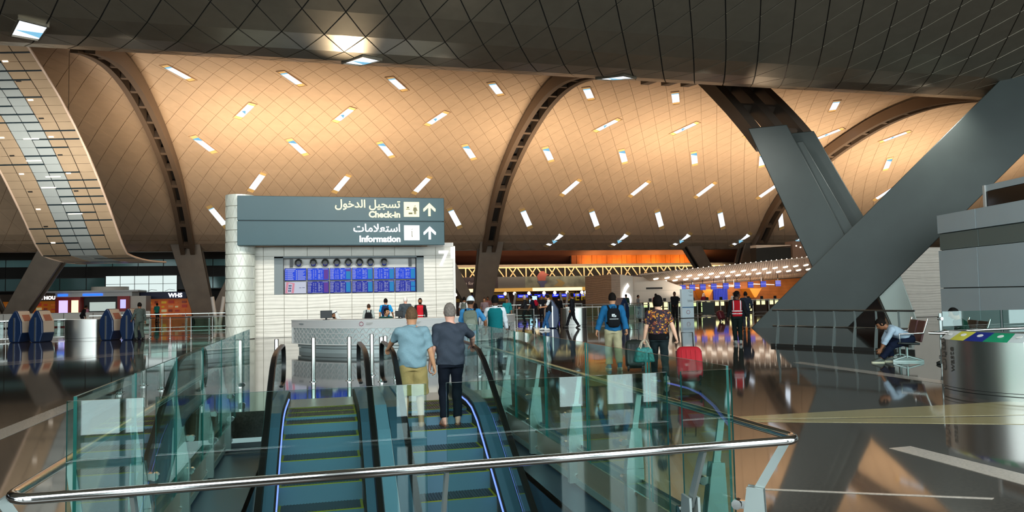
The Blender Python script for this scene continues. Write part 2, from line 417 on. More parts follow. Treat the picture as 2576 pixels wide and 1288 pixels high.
# ------------------------------------------------------------------ V columns under the far springing of the vault
def vcol(label, x, y, tops, w=1.0):
    r = thing('bronze_column', label, 'column', (x, y, 0))
    for i, (tx, ty, tz, ww) in enumerate(tops):
        fx = x+(tx-x)*.10
        for dy in (-.55, .55):
            slab('flange', r, (fx, y+dy, -.03), (tx, ty+dy, tz), (ww*.62, 0, 0), (0, .12, 0), (ww*.9, 0, 0), (0, .12, 0), M_colb)
        slab('web', r, (fx, y, -.03), (tx, ty, tz), (ww*.4, 0, 0), (0, .45, 0), (ww*.62, 0, 0), (0, .45, 0), M_rdark)
vcol('bronze V column right of the information wall', 14.0, 68.4, ((10.2, 67.6, 6.3, .8), (15.0, 67.2, 6.9, 1.25)))
vcol('bronze V column left of the round pillar', -9.8, 68.6, ((-11.4, 67.4, 6.6, 1.3), (-6.2, 67.8, 6.3, .9)))
vcol('bronze V column at far left edge', -25.4, 68.6, ((-28.2, 67.4, 6.5, 1.3), (-21.3, 67.8, 6.3, 1.3)))
vcol('bronze V column behind the check-in canopy', 40.5, 68.6, ((35.6, 67.4, 6.3, .9), (42.4, 67.4, 6.6, 1.2)))
# ------------------------------------------------------------------ floor with the escalator opening
WX0, WX1, WY0, WY1 = -1.46, 2.80, 4.24, 12.20
fb = MB()
X0, X1, Y0, Y1 = -70, 110, -18, 125
for a, b, c, d in ((X0, WX0, Y0, Y1), (WX1, X1, Y0, Y1), (WX0, WX1, Y0, WY0), (WX0, WX1, WY1, Y1)):
    fb.bx(a, b, c, d, -.4, 0)
floor = struct(fb.build('floor', M_gran), 'dark polished granite floor of the departures hall')
trim_n = 0
def strip(label, pts, m, th=.004):
    global trim_n; trim_n += 1
    b = MB(); n = len(pts); b.add([(x, y, -.002) for x, y in pts]+[(x, y, th) for x, y in pts], [tuple(range(n, 2*n))]+[(i, (i+1) % n, n+(i+1) % n, n+i) for i in range(n)])
    return struct(b.build('trim_%d' % trim_n, m), label)
strip('pale granite strip in the floor at left', [(-4.40, 9), (-4.05, 9), (-4.0, 18), (-4.3, 18)], M_strip)
strip('pale granite strip in the floor at lower right', [(5.74, 3.5), (6.12, 3.5), (6.09, 6.77), (5.81, 6.76)], M_strip)
strip('pale granite strip in the floor before the seated man', [(10.55, 10.8), (10.93, 10.8), (10.95, 15.5), (10.68, 15.4)], M_strip)
strip('beige granite wedge across the floor at right', [(5.2, 8.96), (8.91, 7.9), (12, 6.97), (12, 8.8), (10.03, 8.88), (5.0, 9.12)], M_beige)
strip('narrow beige granite band along the beige wedge', [(5.15, 8.82), (8.3, 7.37), (12, 6.2), (12, 6.85), (8.81, 7.82), (5.15, 8.91)], M_beige)
strip('thin pale joint line in the floor at lower right', [(3.50, 5.79), (5.16, 4.90), (5.2, 4.92), (3.52, 5.82)], M_strip)
strip('grey granite band across the hall floor', [(-9.06, 24.3), (-3.77, 29.84), (-3.94, 31.2), (-9.57, 25.66)], mat('grey_granite', '#6d655c', .08, noise=(40, .2)))

# walls of the opening
M_fascia = mat('fascia_metal', '#87928f', .4, metal=.4)
M_clad = mat('well_cladding', '#8a7a6a', .25, metal=.2)
M_deck = mat('escalator_deck_metal', '#56788f', .32, metal=.35)
M_deckl = mat('escalator_light_deck', '#8fb4cc', .35, metal=.3)
wl = MB()
wl.bx(WX1-.02, WX1+.1, WY0, WY1, -5, -.40); wl.bx(WX0-.1, WX0+.02, WY0, WY1, -5, -.40); wl.bx(WX0, WX1, WY0-.1, WY0, -5, -.4)
struct(wl.build('wall_opening', M_clad), 'inner cladding of the escalator opening')
for nm, x0, x1 in (('trim_right', WX1-.05, WX1+.0), ('trim_left', WX0, WX0+.05)):
    b = MB(); b.bx(x0, x1, WY0+.02, WY1, -.37, -.03); tr_ = struct(b.build(nm, M_clad), 'brown cladding and pale metal edge of the floor opening')
    b = MB(); b.bx(x0-.015, x1+.015, WY0+.02, WY1, -.44, -.37); b.build('edge_strip', M_fascia, tr_)
b = MB(); b.bx(WX0, WX1, 3.5, 12.9, -6.1, -6.0); struct(b.build('floor_lower', mat('lower_floor', '#4a5560', .2)), 'floor of the level below')

# ------------------------------------------------------------------ escalators
M_tread = mat('step_tread', '#3d4347', .45, metal=.5); M_riser = mat('step_riser', '#628498', .4, metal=.35)
M_yel = mat('yellow_step_edge', '#8d9010', .5)
M_led = emis('led_strip', '#7f8dff', 2.2)
M_bal = glass('escalator_panel_glass', '#dfeeee', 1.0)
STEPS = [(11.8, 0.0), (11.4, -.006), (11.0, -.05), (10.6, -.18), (10.2, -.39)]+[(9.8-.4*k, -.62-.23*k) for k in range(13)]
def nose(y):
    ys = [s[0] for s in STEPS][::-1]; zs = [s[1] for s in STEPS][::-1]
    return float(np.interp(y, ys, zs))
def escalator(x0, x1, label):
    xm = (x0+x1)/2; r = thing('escalator', label, 'escalator', (xm, 12.2, 0), 0, 'pair of escalators')
    yb = 12.2
    for y, z in STEPS:
        b = MB()
        n = 12
        b.bx(x0, x1, y, yb, z-.05, z); b.cur = 1; b.bx(x0, x1, y-.012, y, z-.24, z-.005)
        b.cur = 2; b.bx(x0, x0+.03, y, yb, z, z+.004); b.bx(x1-.03, x1, y, yb, z, z+.004); b.bx(x0, x1, y-.014, y+.006, z-.006, z+.003)
        b.cur = 0
        for k in range(1, 25): b.bx(x0+.03+k*(x1-x0-.06)/25-.006, x0+.03+k*(x1-x0-.06)/25+.006, y+.03, yb, z, z+.006)
        b.build('step', [M_tread, M_riser, M_yel], r); yb = y
    b = MB(); b.bx(x0, x1, 12.2, 12.3, -.01, .006); b.build('comb_plate', M_yel, r)
    b = MB(); b.bx(x0-.1, x1+.1, 12.3, 13.3, -.01, .008); b.build('landing_plate', M_steel, r)
    ysk = [13.3, 12.6, 11.8, 11.4, 11.0, 10.6, 10.2, 9.8, 7, 5.0]
    for sx, xs, xh in ((-1, x0-.03, x0-.125), (1, x1+.03, x1+.125)):
        # skirt and deck, following the steps
        P = [(y, nose(y) if y < 11.8 else 0) for y in ysk]
        b = MB()
        for (ya, za), (yc, zc) in zip(P, P[1:]):
            x_a, x_b = sorted((xs-.022, xs+.022))
            b.hexa([(x_a, yc, zc-.35), (x_b, yc, zc-.35), (x_b, ya, za-.35), (x_a, ya, za-.35), (x_a, yc, zc+.14), (x_b, yc, zc+.14), (x_b, ya, za+.14), (x_a, ya, za+.14)])
        b.build('skirt', M_dark, r)
        b = MB()
        for (ya, za), (yc, zc) in zip(P, P[1:]):
            x_a, x_b = sorted((xs, xs+sx*.2))
            b.hexa([(x_a, yc, zc+.13), (x_b, yc, zc+.13), (x_b, ya, za+.13), (x_a, ya, za+.13), (x_a, yc, zc+.17), (x_b, yc, zc+.17), (x_b, ya, za+.17), (x_a, ya, za+.17)])
        b.build('deck', M_deck, r)
        if (sx < 0) == (xm < .6):
            b = MB(); b.tube([(xs-sx*.028, y, z+.10) for y, z in P[1:]], .013, 6); b.build('light_strip', M_led, r)
        # handrail loop: incline, level part, rounded newel
        path = [(y, nose(y)+.95) for y in (5.0, 7.0, 9.0, 9.8, 10.2, 10.6, 11.0, 11.4)]+[(12.0, .955), (12.7, .955)]
        cy, cz, rr = 13.05, .63, .325
        path += [(cy+rr*sin(a), cz+rr*cos(a)) for a in np.linspace(.15, pi-.15, 9)]+[(12.6, .31)]
        b = MB()
        n = len(path); rows = []
        for i, (y, z) in enumerate(path):
            p0 = path[max(0, i-1)]; p1 = path[min(n-1, i+1)]; t = Vector((0, p1[0]-p0[0], p1[1]-p0[1])).normalized(); nn = Vector((0, -t.z, t.y))
            if i > n-3: pass
            c = Vector((xh, y, z))
            rows.append([c+Vector((ca*.042, 0, 0))+nn*cb for ca, cb in ((-1, -.012), (-.7, .016), (.7, .016), (1, -.012), (.6, -.02), (-.6, -.02))])
        vs = [p for q in rows for p in q]; m = 6
        b.add(vs, [(i*m+j, i*m+(j+1) % m, (i+1)*m+(j+1) % m, (i+1)*m+j) for i in range(n-1) for j in range(m)]+[tuple(range(m-1, -1, -1)), tuple((n-1)*m+j for j in range(m))])
        b.build('handrail', M_black, r, smooth=50)
        b = MB()
        up = [(y, nose(y)+.92) for y in (5.0, 7.0, 9.0, 9.8, 10.2, 10.6, 11.0, 11.4)]+[(12.0, .93), (12.7, .93), (13.1, .9), (13.3, .7), (13.3, .5), (13.1, .36)]
        lo = [(y, (nose(y) if y < 11.8 else 0)+.16) for y in (5.0, 7.0, 9.0, 9.8, 10.2, 10.6, 11.0, 11.4)]+[(12.0, .16), (12.7, .16), (12.9, .16), (13.0, .2), (13.0, .25), (13.0, .3)]
        for s_ in (-.006, .006): b.sheet([[(xh+s_, y, z) for y, z in up], [(xh+s_, y, z) for y, z in lo]])
        b.build('side_panel', M_bal, r)
    return r
escalator(-.58, .44, 'left empty escalator with blue grey steps and black handrails')
escalator(1.09, 2.11, 'right escalator carrying two men, blue grey steps and black handrails')
b = MB()
P = [(13.2, 0), (11.6, 0), (11.0, -.04), (10.4, -.29), (5.0, -3.4)]
for (ya, za), (yc, zc) in zip(P, P[1:]): b.hexa([(.68, yc, zc+.0), (.85, yc, zc+.0), (.85, ya, za+.0), (.68, ya, za+.0), (.68, yc, zc+.2), (.85, yc, zc+.2), (.85, ya, za+.2), (.68, ya, za+.2)])
tag(b.build('centre_deck', M_deckl), 'pale blue metal deck between the two escalators', 'deck')
for nm, x0, x1, lb in (('side_deck', 2.36, 2.76, 'flat blue grey metal deck right of the escalators'), ('side_deck', -1.42, -.83, 'flat blue grey metal deck left of the escalators')):
    b = MB(); b.bx(x0, x1, 4.3, 12.2, -.52, -.47); b.bx(x0 if x0 > 0 else x1-.03, x0+.03 if x0 > 0 else x1, 4.3, 12.2, -1.6, -.47)
    tag(b.build(nm, mat('side_deck_metal', '#2c475c', .35, metal=.3)), lb, 'deck')

# ------------------------------------------------------------------ glass barrier round the opening
def pane(root, p, q, z0, z1, th=.018, nm='glass_pane'):
    p = Vector((p[0], p[1], 0)); q = Vector((q[0], q[1], 0)); d = (q-p).normalized(); s = Vector((-d.y, d.x, 0))*th/2
    b = MB(); up = Vector((0, 0, 1))
    a = [p-s+up*z0, q-s+up*z0, q+s+up*z0, p+s+up*z0, p-s+up*z1, q-s+up*z1, q+s+up*z1, p+s+up*z1]
    b.add(a, [(0, 1, 5, 4), (2, 3, 7, 6)]); b.cur = 1; b.add(a, [(3, 2, 1, 0), (4, 5, 6, 7), (1, 2, 6, 5), (3, 0, 4, 7)])
    return b.build(nm, [M_glass, M_gedge], root)
BAR = thing('glass_barrier', 'glass balustrade with tubular steel rail round the escalator opening', 'balustrade', (.65, 4.38, 0))
GX0, GX1, GY = -1.34, 2.66, 4.38
for a, c in ((-1.32, -.95), (-.89, .57), (.69, 2.11), (2.21, 2.57)): pane(BAR, (a, GY), (c, GY), -.3, 1.195)
for gx in (GX0, GX1):
    ys = [4.55, 5.88, 7.40, 8.92, 10.44, 11.96, 13.2, 14.2]
    for a, c in zip(ys, ys[1:]): pane(BAR, (gx, a+.03), (gx, c-.03), -.05, 1.195)
b = MB()
RX0, RX1, RY, rr = -1.47, 2.82, 4.0, .13
def corner(cx, cy, a0, a1, z, n=7): return [(cx+rr*cos(a), cy+rr*sin(a), z) for a in np.linspace(a0, a1, n)]
zr = .79
b.tube([(RX0, 14.1, zr)]+[(RX0, RY+rr+.6, zr)]+corner(RX0+rr, RY+rr, pi, 1.5*pi, zr)+corner(RX1-rr, RY+rr, 1.5*pi, 2*pi, zr)+[(RX1, RY+rr+.6, zr), (RX1, 14.1, zr)], .027, 14)
b.build('handrail', M_chrome, BAR, smooth=50)
def post(base, out, top_d, root=BAR):
    """blade post: thick lower blade with bolts, thin arm leaning out to the rail, clamp towards the glass"""
    bx_, by_ = base; o = Vector((out[0], out[1], 0)); s = Vector((-o.y, o.x, 0)); c = Vector((bx_, by_, 0)); up = Vector((0, 0, 1))
    b = MB()
    for k in (-1, 1):
        m = s*.028*k
        b.bar(c+m+up*(-.42), c+m+up*.10, .17, .016, side=o); b.bar(c+m+up*.10, c+m+o*.02+up*.46, .17, .016, side=o, w1=.10)
    b.bar(c+o*.01+up*.40, c+o*top_d+up*(zr-.02), .055, .02, side=o, w1=.05)
    p = b.build('post', M_stdk, root)
    for z in (.02, .34):
        q = MB(); q.bar(c+up*z, c-o*.115+up*z, .05, .03, side=up); q.tube([c-o*.10+up*z-s*.03, c-o*.10+up*z+s*.03], .032, 10); q.build('clamp', M_chrome, p, off=wloc(root))
    for z in (-.34, -.12):
        q = MB(); q.tube([c-s*.05+up*z, c+s*.05+up*z], .022, 8); q.build('bolt', M_chrome, p, off=wloc(root))
for y in (4.95, 6.42, 8.08, 9.72, 11.40, 12.9):
    post((2.74, y), (1, 0), .07); post((-1.41, y), (-1, 0), .06)
for x in (-.92, .63, 2.16): post((x, 4.22), (0, -1), .20)
post((2.63, 4.27), (.75, -.66), .22); post((-1.36, 4.27), (-.75, -.66), .22)

# ------------------------------------------------------------------ stainless bollards at the top landing
bol0 = None
for k, (x, y) in enumerate(((-.25, 16.1), (.48, 16.0), (1.11, 15.5), (1.22, 15.9), (-.98, 16.0), (2.45, 15.7), (1.0, 16.9))):
    lb = ['steel bollard before the desk, left of the empty escalator lane', 'steel bollard in line with the empty escalator lane', 'front steel bollard between the two escalators', 'second steel bollard between the two escalators', 'steel bollard beside the left escalator newel', 'steel bollard beside the right escalator newel', 'rear steel bollard between the two escalators'][k]
    if k == 0:
        bol0 = thing('bollard', lb, 'bollard', (x, y, 0), 0, 'steel bollards at the escalator landing')
        b = MB(); b.lathe([(.045, 0), (.045, .90), (.04, .915), (0.001, .918)], (x, y, 0), 16); b.build('tube', M_steel, bol0, smooth=40)
        b = MB(); b.lathe([(.085, 0), (.085, .008), (.05, .014), (.047, .05)], (x, y, 0), 16); b.build('floor_ring', M_chrome, bol0, smooth=40)
    else: dup(bol0, (x, y, 0), None, lb)
# ------------------------------------------------------------------ information wall with the number 7
M_stone = mat('carved_pale_stone', '#d8d6cc', .55, noise=(3, .04), wave=(1.9, 8, .42, 'Z'))
M_stonej = mat('stone_joint', '#9d988c', .7)
M_cream = mat('cream_panel', '#ddd3c4', .5)
M_niche = mat('niche_grey', '#6f7a7c', .5)
M_sign = mat('sign_slate', '#22474f', .45, noise=(1.0, .04))
M_lit = emis('lit_white_lettering', '#ffffff', 1.6)
M_lity = emis('lit_yellow_lettering', '#fff8c4', 1.5)
EX = Vector((1, 0, 0)); EZ = Vector((0, 0, 1)); EY = Vector((0, 1, 0))
W7 = thing('information_wall', 'pale carved stone wall with flight screens behind the information desk', 'wall block', (1.5, 36, 0))
b = MB(); b.bx(-3.2, -2.3, 36.04, 40, 0, 4.2); b.bx(4.66, 6.12, 36.04, 40, 0, 4.2); b.bx(-2.3, 4.66, 36.04, 40, 0, 1.98); b.bx(-2.3, 4.66, 36.04, 40, 3.76, 4.2); b.bx(-2.3, 4.66, 36.75, 40, 1.9, 3.8)
b.build('core', M_stonej, W7)
cols = [-3.2, -2.78, -1.86, -.82, .2, 1.22, 2.24, 3.26, 4.26, 5.25, 6.12]
rows = [0, .28, .62, 1.0, 1.33, 1.98, 2.58, 3.17, 3.76, 4.2]
for i in range(len(cols)-1):
    for j in range(len(rows)-1):
        x0, x1, z0, z1 = cols[i]+.008, cols[i+1]-.008, rows[j]+.006, rows[j+1]-.006
        if 1.9 < (z0+z1)/2 < 3.78:
            if x0 > -2.35 and x1 < 4.7: continue
            if x0 < -2.3 < x1: x1 = -2.3
            if x0 < 4.66 < x1: x0 = 4.66
            if -2.3 <= x0 and x1 <= 4.66: continue
        b = MB(); b.bx(x0, x1, 36.0, 36.05, z0, z1); b.build('stone_panel', M_stone, W7, bevel=.006, seg=1)
b = MB(); b.bx(6.10, 6.22, 36.0, 40, 0, 4.22); b.build('end_trim', M_white, W7)
b = MB(); b.bx(4.9, 6.2, 36.4, 39.5, 4.2, 4.42); b.build('roof_box', M_white, W7)
# niche lining
b = MB(); b.bx(-2.3, -1.9, 36.02, 36.3, 1.98, 3.74); b.bx(4.32, 4.66, 36.02, 36.3, 1.98, 3.74); b.bx(-2.3, 4.66, 36.02, 36.7, 3.68, 3.76); b.build('niche_reveal', M_niche, W7)
b = MB(); b.bx(-1.9, 4.32, 36.55, 36.75, 1.98, 3.7); b.build('niche_back', M_white, W7)
for x in (-1.55, 4.05):
    b = MB(); b.bx(x-.07, x+.07, 36.45, 36.56, 3.27, 3.66); b.build('bracket', M_black, W7)
for px_, x in enumerate((-1.22, -.55, .0, .54, 1.08, 1.61, 2.13, 2.78)):
    b = MB(); c = (x+.0, 0, 0)
    prof = [(.10, -.02), (.115, .0), (.15, .05), (.185, .14), (.19, .2), (.15, .26)]
    pts = [(r, z) for r, z in prof]
    n = 18
    vs = []; fs = []
    for r, d in pts: vs += [(x+r*cos(2*pi*i/n), 36.22+d, 3.47+r*sin(2*pi*i/n)) for i in range(n)]
    for j in range(len(pts)-1): fs += [(j*n+i, j*n+(i+1) % n, (j+1)*n+(i+1) % n, (j+1)*n+i) for i in range(n)]
    b.add(vs, fs); nz = b.build('air_nozzle', M_steel, W7, smooth=50)
    b = MB(); b.add([(x+.10*cos(2*pi*i/n), 36.26, 3.47+.10*sin(2*pi*i/n)) for i in range(n)], [tuple(range(n))]); b.build('nozzle_throat', M_black, nz, off=wloc(W7))
text('number', '7', 1.05, (5.36, 35.99, 3.26), EX, EZ, M_lit, W7, .03, bold=.012)
b = MB(); b.bx(6.0, 6.2, 35.97, 36.0, 3.62, 4.16); b.build('light_box', M_lit, W7)
# flight screens
M_scr = [emis('screen_royal', '#1a45d8', 1.0), emis('screen_navy', '#1b2a9c', 1.0), emis('screen_cyan', '#1f86c4', .9), emis('screen_purple', '#6a3aa0', .8), emis('screen_white', '#dfe6fa', .7), emis('screen_pink', '#d98ea0', .9), emis('screen_ink', '#1b2a66', .9)]
sw, sh = 1.0, .585
lbls = ['royal blue flight screen', 'navy flight screen']
for r in range(2):
    for c in range(6):
        x0 = -1.86+c*1.033; z0 = 2.63 if r == 0 else 2.01
        pos = ['first', 'second', 'third', 'fourth', 'fifth', 'sixth'][c]
        if r == 1 and c == 0: lb = 'white advertising screen at lower left of the flight screen bank'
        elif r == 0 and c == 0: lb = 'blue guidance screen with two text columns, top left of the screen bank'
        else: lb = '%s in the %s column of the %s row' % (lbls[r], pos, 'upper' if r == 0 else 'lower')
        t = thing('flight_screen', lb, 'screen', (x0+.5, 36.4, z0), 0, 'flight information screens')
        b = MB(); b.bx(x0, x0+sw, 36.36, 36.42, z0, z0+sh); b.build('casing', M_black, t, bevel=.006, seg=1)
        b = MB()
        y = 36.355
        def q(x, z, w, h, dy=.0): b.add([(x0+x, y-dy, z0+z), (x0+x+w, y-dy, z0+z), (x0+x+w, y-dy, z0+z+h), (x0+x, y-dy, z0+z+h)], [(0, 1, 2, 3)])
        b.cur = 0; q(.018, .018, .964, .55)
        b.build('display', M_scr[4 if (r == 1 and c == 0) else r], t)
        b = MB(); rd = random.Random(r*10+c)
        if r == 1 and c == 0:
            b.cur = 1; b.add([(x0+.03, y-.004, z0+.03), (x0+.42, y-.004, z0+.03), (x0+.46, y-.004, z0+.5), (x0+.08, y-.004, z0+.56)], [(0, 1, 2, 3)])
            b.cur = 0; b.add([(x0+.13, y-.006, z0+.06), (x0+.31, y-.006, z0+.04), (x0+.36, y-.006, z0+.46), (x0+.18, y-.006, z0+.5)], [(0, 1, 2, 3)])
            b.cur = 2; q(.66, .27, .10, .02, .004); q(.80, .275, .12, .02, .004)
            for k in range(3):
                for l in range(2): q(.17+.07*l+.01*k, .10+.12*k, .05, .08, .008)
            b.build('picture', [M_scr[4], M_scr[5], M_scr[6]], t)
        elif r == 0 and c == 0:
            for side in (0, 1):
                for k in range(5):
                    z = .44-.095*k; q(.04+.48*side, z, .05, .035, .003)
                    for l in range(2): q(.12+.48*side, z+.022-.03*l, rd.uniform(.2, .36), .014, .003)
            q(.05, .52, .45, .022, .003)
            tag(b.build('text_rows', M_scr[4], t), kind='stuff')
        else:
            for k in range(11):
                z = .475-.041*k
                q(.03, z, .035, .016, .003); q(.08, z, rd.uniform(.07, .13), .012, .003)
                for cx, w in ((.27, .04), (.36, .05), (.5, .12), (.64, .06)):
                    if rd.random() < .85: q(cx, z, w*rd.uniform(.6, 1.1), .012, .003)
            q(.03, .53, .2, .016, .003); q(.46, .53, .06, .016, .003); q(.7, .53, .24, .016, .003)
            if r == 1: q(.2, .026, .5, .01, .003)
            tag(b.build('text_rows', M_scr[4], t), kind='stuff')
            b = MB(); kind = 3 if (c == 1) else 2
            b.cur = 0
            q(.76, .05, .20, .46 if c != 5 or r == 0 else .2, .002)
            if c == 5 and r == 1: q(.76, .28, .20, .22, .002)
            b.cur = 1
            if c == 2 and r == 0: q(.76, .42, .2, .09, .004)
            b.build('status_column', [M_scr[kind], M_scr[3]], t)
# round pillar with stacked shells
PL = thing('round_pillar', 'pale round pillar with triangle pattern left of the sign', 'column', (-3.75, 35.75, 0))
b = MB(); b.lathe([(.60, 0), (.60, 6.5)], (-3.75, 35.75, 0), 32); b.build('core', M_stonej, PL, smooth=40)
M_pil = mat('pillar_shell', '#cfd3c8', .35, metal=.15)
for k in range(12):
    z0 = .02+k*.545
    b = MB(); b.lathe([(.60, z0), (.64, z0+.012), (.64, z0+.525), (.60, z0+.535)], (-3.75, 35.75, 0), 36); ring = b.build('shell', M_pil, PL, smooth=40)
    b = MB()
    for i in range(12):
        a0, a1, a2 = 2*pi*i/12, 2*pi*(i+.5)/12, 2*pi*(i+1)/12
        pt = lambda a, z: (-3.75+.645*cos(a), 35.75+.645*sin(a), z)
        mid = lambda a, c_, za, zb: [pt(a+(c_-a)*q_/3, za+(zb-za)*q_/3) for q_ in range(4)]
        b.tube(mid(a0, a1, z0+.02, z0+.52), .006, 4); b.tube(mid(a1, a2, z0+.52, z0+.02), .006, 4)
    b.build('triangle_ribs', M_pil, ring, off=wloc(PL))
# direction sign
SG = thing('direction_sign', 'long slate sign with Check-in and Information arrows above the flight screens', 'sign', (.85, 34.8, 4.18))
for z0, z1 in ((4.18, 5.27), (5.30, 6.40)):
    b = MB(); b.bx(-3.77, 5.48, 34.6, 35.05, z0, z1); b.build('sign_panel', M_sign, SG, bevel=.015, seg=1)
b = MB(); b.bx(-3.7, 5.4, 34.66, 35.0, 5.25, 5.32); b.build('joint', M_black, SG)
b = MB(); b.bx(4.2, 4.6, 35.0, 36.3, 4.3, 4.6); b.bx(-3.2, -2.8, 35.0, 36.3, 4.3, 4.6); b.build('bracket', M_dark, SG)
def yy_(z): return (0, 34.585, z)
AR1 = '\ufedd\ufeee\ufea7\ufeaa\ufedf\ufe8d \ufede\ufef4\ufea0\ufeb4\ufe97'
AR2 = '\ufe95\ufe8e\ufee3\ufefc\ufecc\ufe98\ufeb3\ufe8d'
text('arabic_lettering', AR1, .50, (3.42, 34.59, 5.92), EX, EZ, M_lity, SG, .02, 'RIGHT', .008)
text('english_lettering', 'Check-in', .40, (3.42, 34.59, 5.47), EX, EZ, M_lity, SG, .02, 'RIGHT', .014)
text('arabic_lettering', AR2, .50, (3.42, 34.59, 4.80), EX, EZ, M_lit, SG, .02, 'RIGHT', .008)
text('english_lettering', 'Information', .40, (3.42, 34.59, 4.33), EX, EZ, M_lit, SG, .02, 'RIGHT', .014)
for z0, m, kind in ((5.50, M_lity, 0), (4.40, M_lit, 1)):
    b = MB(); b.bx(3.58, 4.30, 34.58, 34.6, z0, z0+.70); b.build('pictogram_box', m, SG, bevel=.01, seg=1)
    b = MB(); y0, y1 = 34.565, 34.58
    if kind == 0:
        b.bx(3.68, 3.86, y0, y1, z0+.34, z0+.37); b.lathe([(.06, 0), (.06, .01)], (3.77, 34.57, z0+.45), 10)
        b.tube([(3.77, 34.572, z0+.46), (3.775, 34.572, z0+.40)], .05, 8); b.bx(3.80, 3.98, y0, y1, z0+.12, z0+.2)
        b.tube([(4.10, 34.572, z0+.52), (4.105, 34.572, z0+.50)], .04, 8)
        b.prism([(4.04, .45), (4.16, .45), (4.22, .28), (4.15, .28), (4.15, .12), (4.11, .12), (4.10, .26), (4.09, .12), (4.05, .12), (4.05, .28), (4.0, .28)], (0, y0, z0), EX, EZ, EY, .015)
    else:
        b.tube([(3.95, 34.572, z0+.52), (3.955, 34.572, z0+.50)], .035, 8)
        b.prism([(3.92, .43), (3.96, .43), (3.965, .2), (3.99, .17), (3.95, .15), (3.93, .17), (3.93, .38)], (0, y0, z0), EX, EZ, EY, .015)
    b.build('pictogram', mat('pictogram_ink', '#6d6a4c', .6), SG)
    b = MB(); cx = 4.78; zz = z0+.04
    b.bx(cx-.055, cx+.055, 34.575, 34.595, zz, zz+.5)
    b.prism([(0, .62), (.29, .34), (.29, .22), (.24, .22), (.0, .45), (-.24, .22), (-.29, .22), (-.29, .34)], (cx, 34.572, zz), EX, EZ, EY, .02)
    b.build('arrow', m, SG)

# ------------------------------------------------------------------ information desk
M_mesh = mat('desk_metal', '#aab5b3', .38, metal=.3); M_top = mat('desk_top', '#c9c7c4', .4)
DK = thing('information_desk', 'curved pale metal information desk with triangle lattice front', 'desk', (2.75, 27.2, 0))
dc = (2.75, 27.2, 0); A0, A1 = pi+.35, 2*pi-.35
def arc(r0, r1, z0, z1, nm, m, par=None, n=40, a0=A0, a1=A1):
    b = MB(); vs = []
    for i in range(n+1):
        a = a0+(a1-a0)*i/n; c, s_ = cos(a), sin(a)
        vs += [(dc[0]+r*c, dc[1]+r*s_, z) for r, z in ((r0, z0), (r1, z0), (r1, z1), (r0, z1))]
    b.add(vs, [(i*4+j, i*4+(j+1) % 4, (i+1)*4+(j+1) % 4, (i+1)*4+j) for i in range(n) for j in range(4)]+[(3, 2, 1, 0), tuple(n*4+j for j in range(4))])
    return b.build(nm, m, par or DK, smooth=30, off=wloc(DK))
arc(3.5, 3.85, 0, .13, 'plinth', M_mesh); arc(3.4, 3.78, .13, .15, 'shadow_gap', M_black); arc(3.4, 3.88, .15, .27, 'plinth_band', M_mesh)
arc(3.3, 4.10, .27, .30, 'lower_trim', M_white); arc(3.3, 4.06, .30, .80, 'front_panel', M_mesh); arc(3.3, 4.10, .80, .82, 'upper_trim', M_white)
arc(3.2, 4.10, .82, 1.05, 'top_band', M_top); arc(2.9, 4.12, 1.03, 1.06, 'worktop', M_white)
N = 44
for j in range(3):
    b = MB(); z0, z1 = .31+j*.163, .31+(j+1)*.163
    for i in range(N):
        a0, am, a1 = [A0+(A1-A0)*q_/N for q_ in (i, i+.5, i+1)]
        P3 = lambda a, z: (dc[0]+4.075*cos(a), dc[1]+4.075*sin(a), z)
        b.bar(P3(a0, z0), P3(am, z1), .018, .02, side=(cos(am), sin(am), 0)); b.bar(P3(am, z1), P3(a1, z0), .018, .02, side=(cos(am), sin(am), 0))
        b.bar(P3(a0, z1), P3(a1, z1), .014, .018, side=(cos(am), sin(am), 0))
    b.build('triangle_lattice', M_top, DK)
for a in (A0+.02, pi*1.5-.1, A1-.02):
    b = MB(); b.bar((dc[0]+4.09*cos(a), dc[1]+4.09*sin(a), .28), (dc[0]+4.09*cos(a), dc[1]+4.09*sin(a), .81), .05, .05, side=(cos(a), sin(a), 0)); b.build('mullion', M_white, DK)
M_rose = mat('rosette_maroon', '#b4707c', .6)
for a in (pi*1.5-.42, pi*1.5-.06):
    c = Vector((dc[0]+4.115*cos(a), dc[1]+4.115*sin(a), .93)); t = Vector((-sin(a), cos(a), 0)); b = MB()
    for k in range(8):
        an = 2*pi*k/8; b.tube([c+(t*cos(an+e)+EZ*sin(an+e))*.062 for e in (-.24, 0, .24)], .014, 5)
    b.build('rosette_emblem', M_rose, DK)
    b = MB()
    for k in range(3): b.bar(c+t*(.16)+EZ*(.03-.03*k), c+t*(.16+.22-.04*k)+EZ*(.03-.03*k), .008, .006, side=EZ)
    b.build('small_print', M_stonej, DK)
a = A0+.16; c = Vector((dc[0]+4.115*cos(a), dc[1]+4.115*sin(a), .93)); t = Vector((-sin(a), cos(a), 0))
b = MB(); b.bar(c, c+t*.28, .03, .006, side=EZ); b.build('small_print', M_niche, DK)
def monitor(label, x, y, rz, w=.52, h=.33):
    t = thing('monitor', label, 'monitor', (x, y, 1.06), rz)
    b = MB(); b.bx(-w/2, w/2, -.02, .02, .06, .06+h); b.build('screen', M_black, t, off=(0, 0, 0), bevel=.008, seg=1)
    b = MB(); b.bx(-.1, .1, -.06, .08, 0, .012); b.bx(-.03, .03, .0, .03, 0, .12); b.build('stand', M_dark, t, off=(0, 0, 0))
monitor('black monitor at left on the information desk', .02, 24.2, .12, .36, .24)
monitor('black laptop sized monitor on the right part of the desk', 2.28, 23.9, -.5, .26, .18)
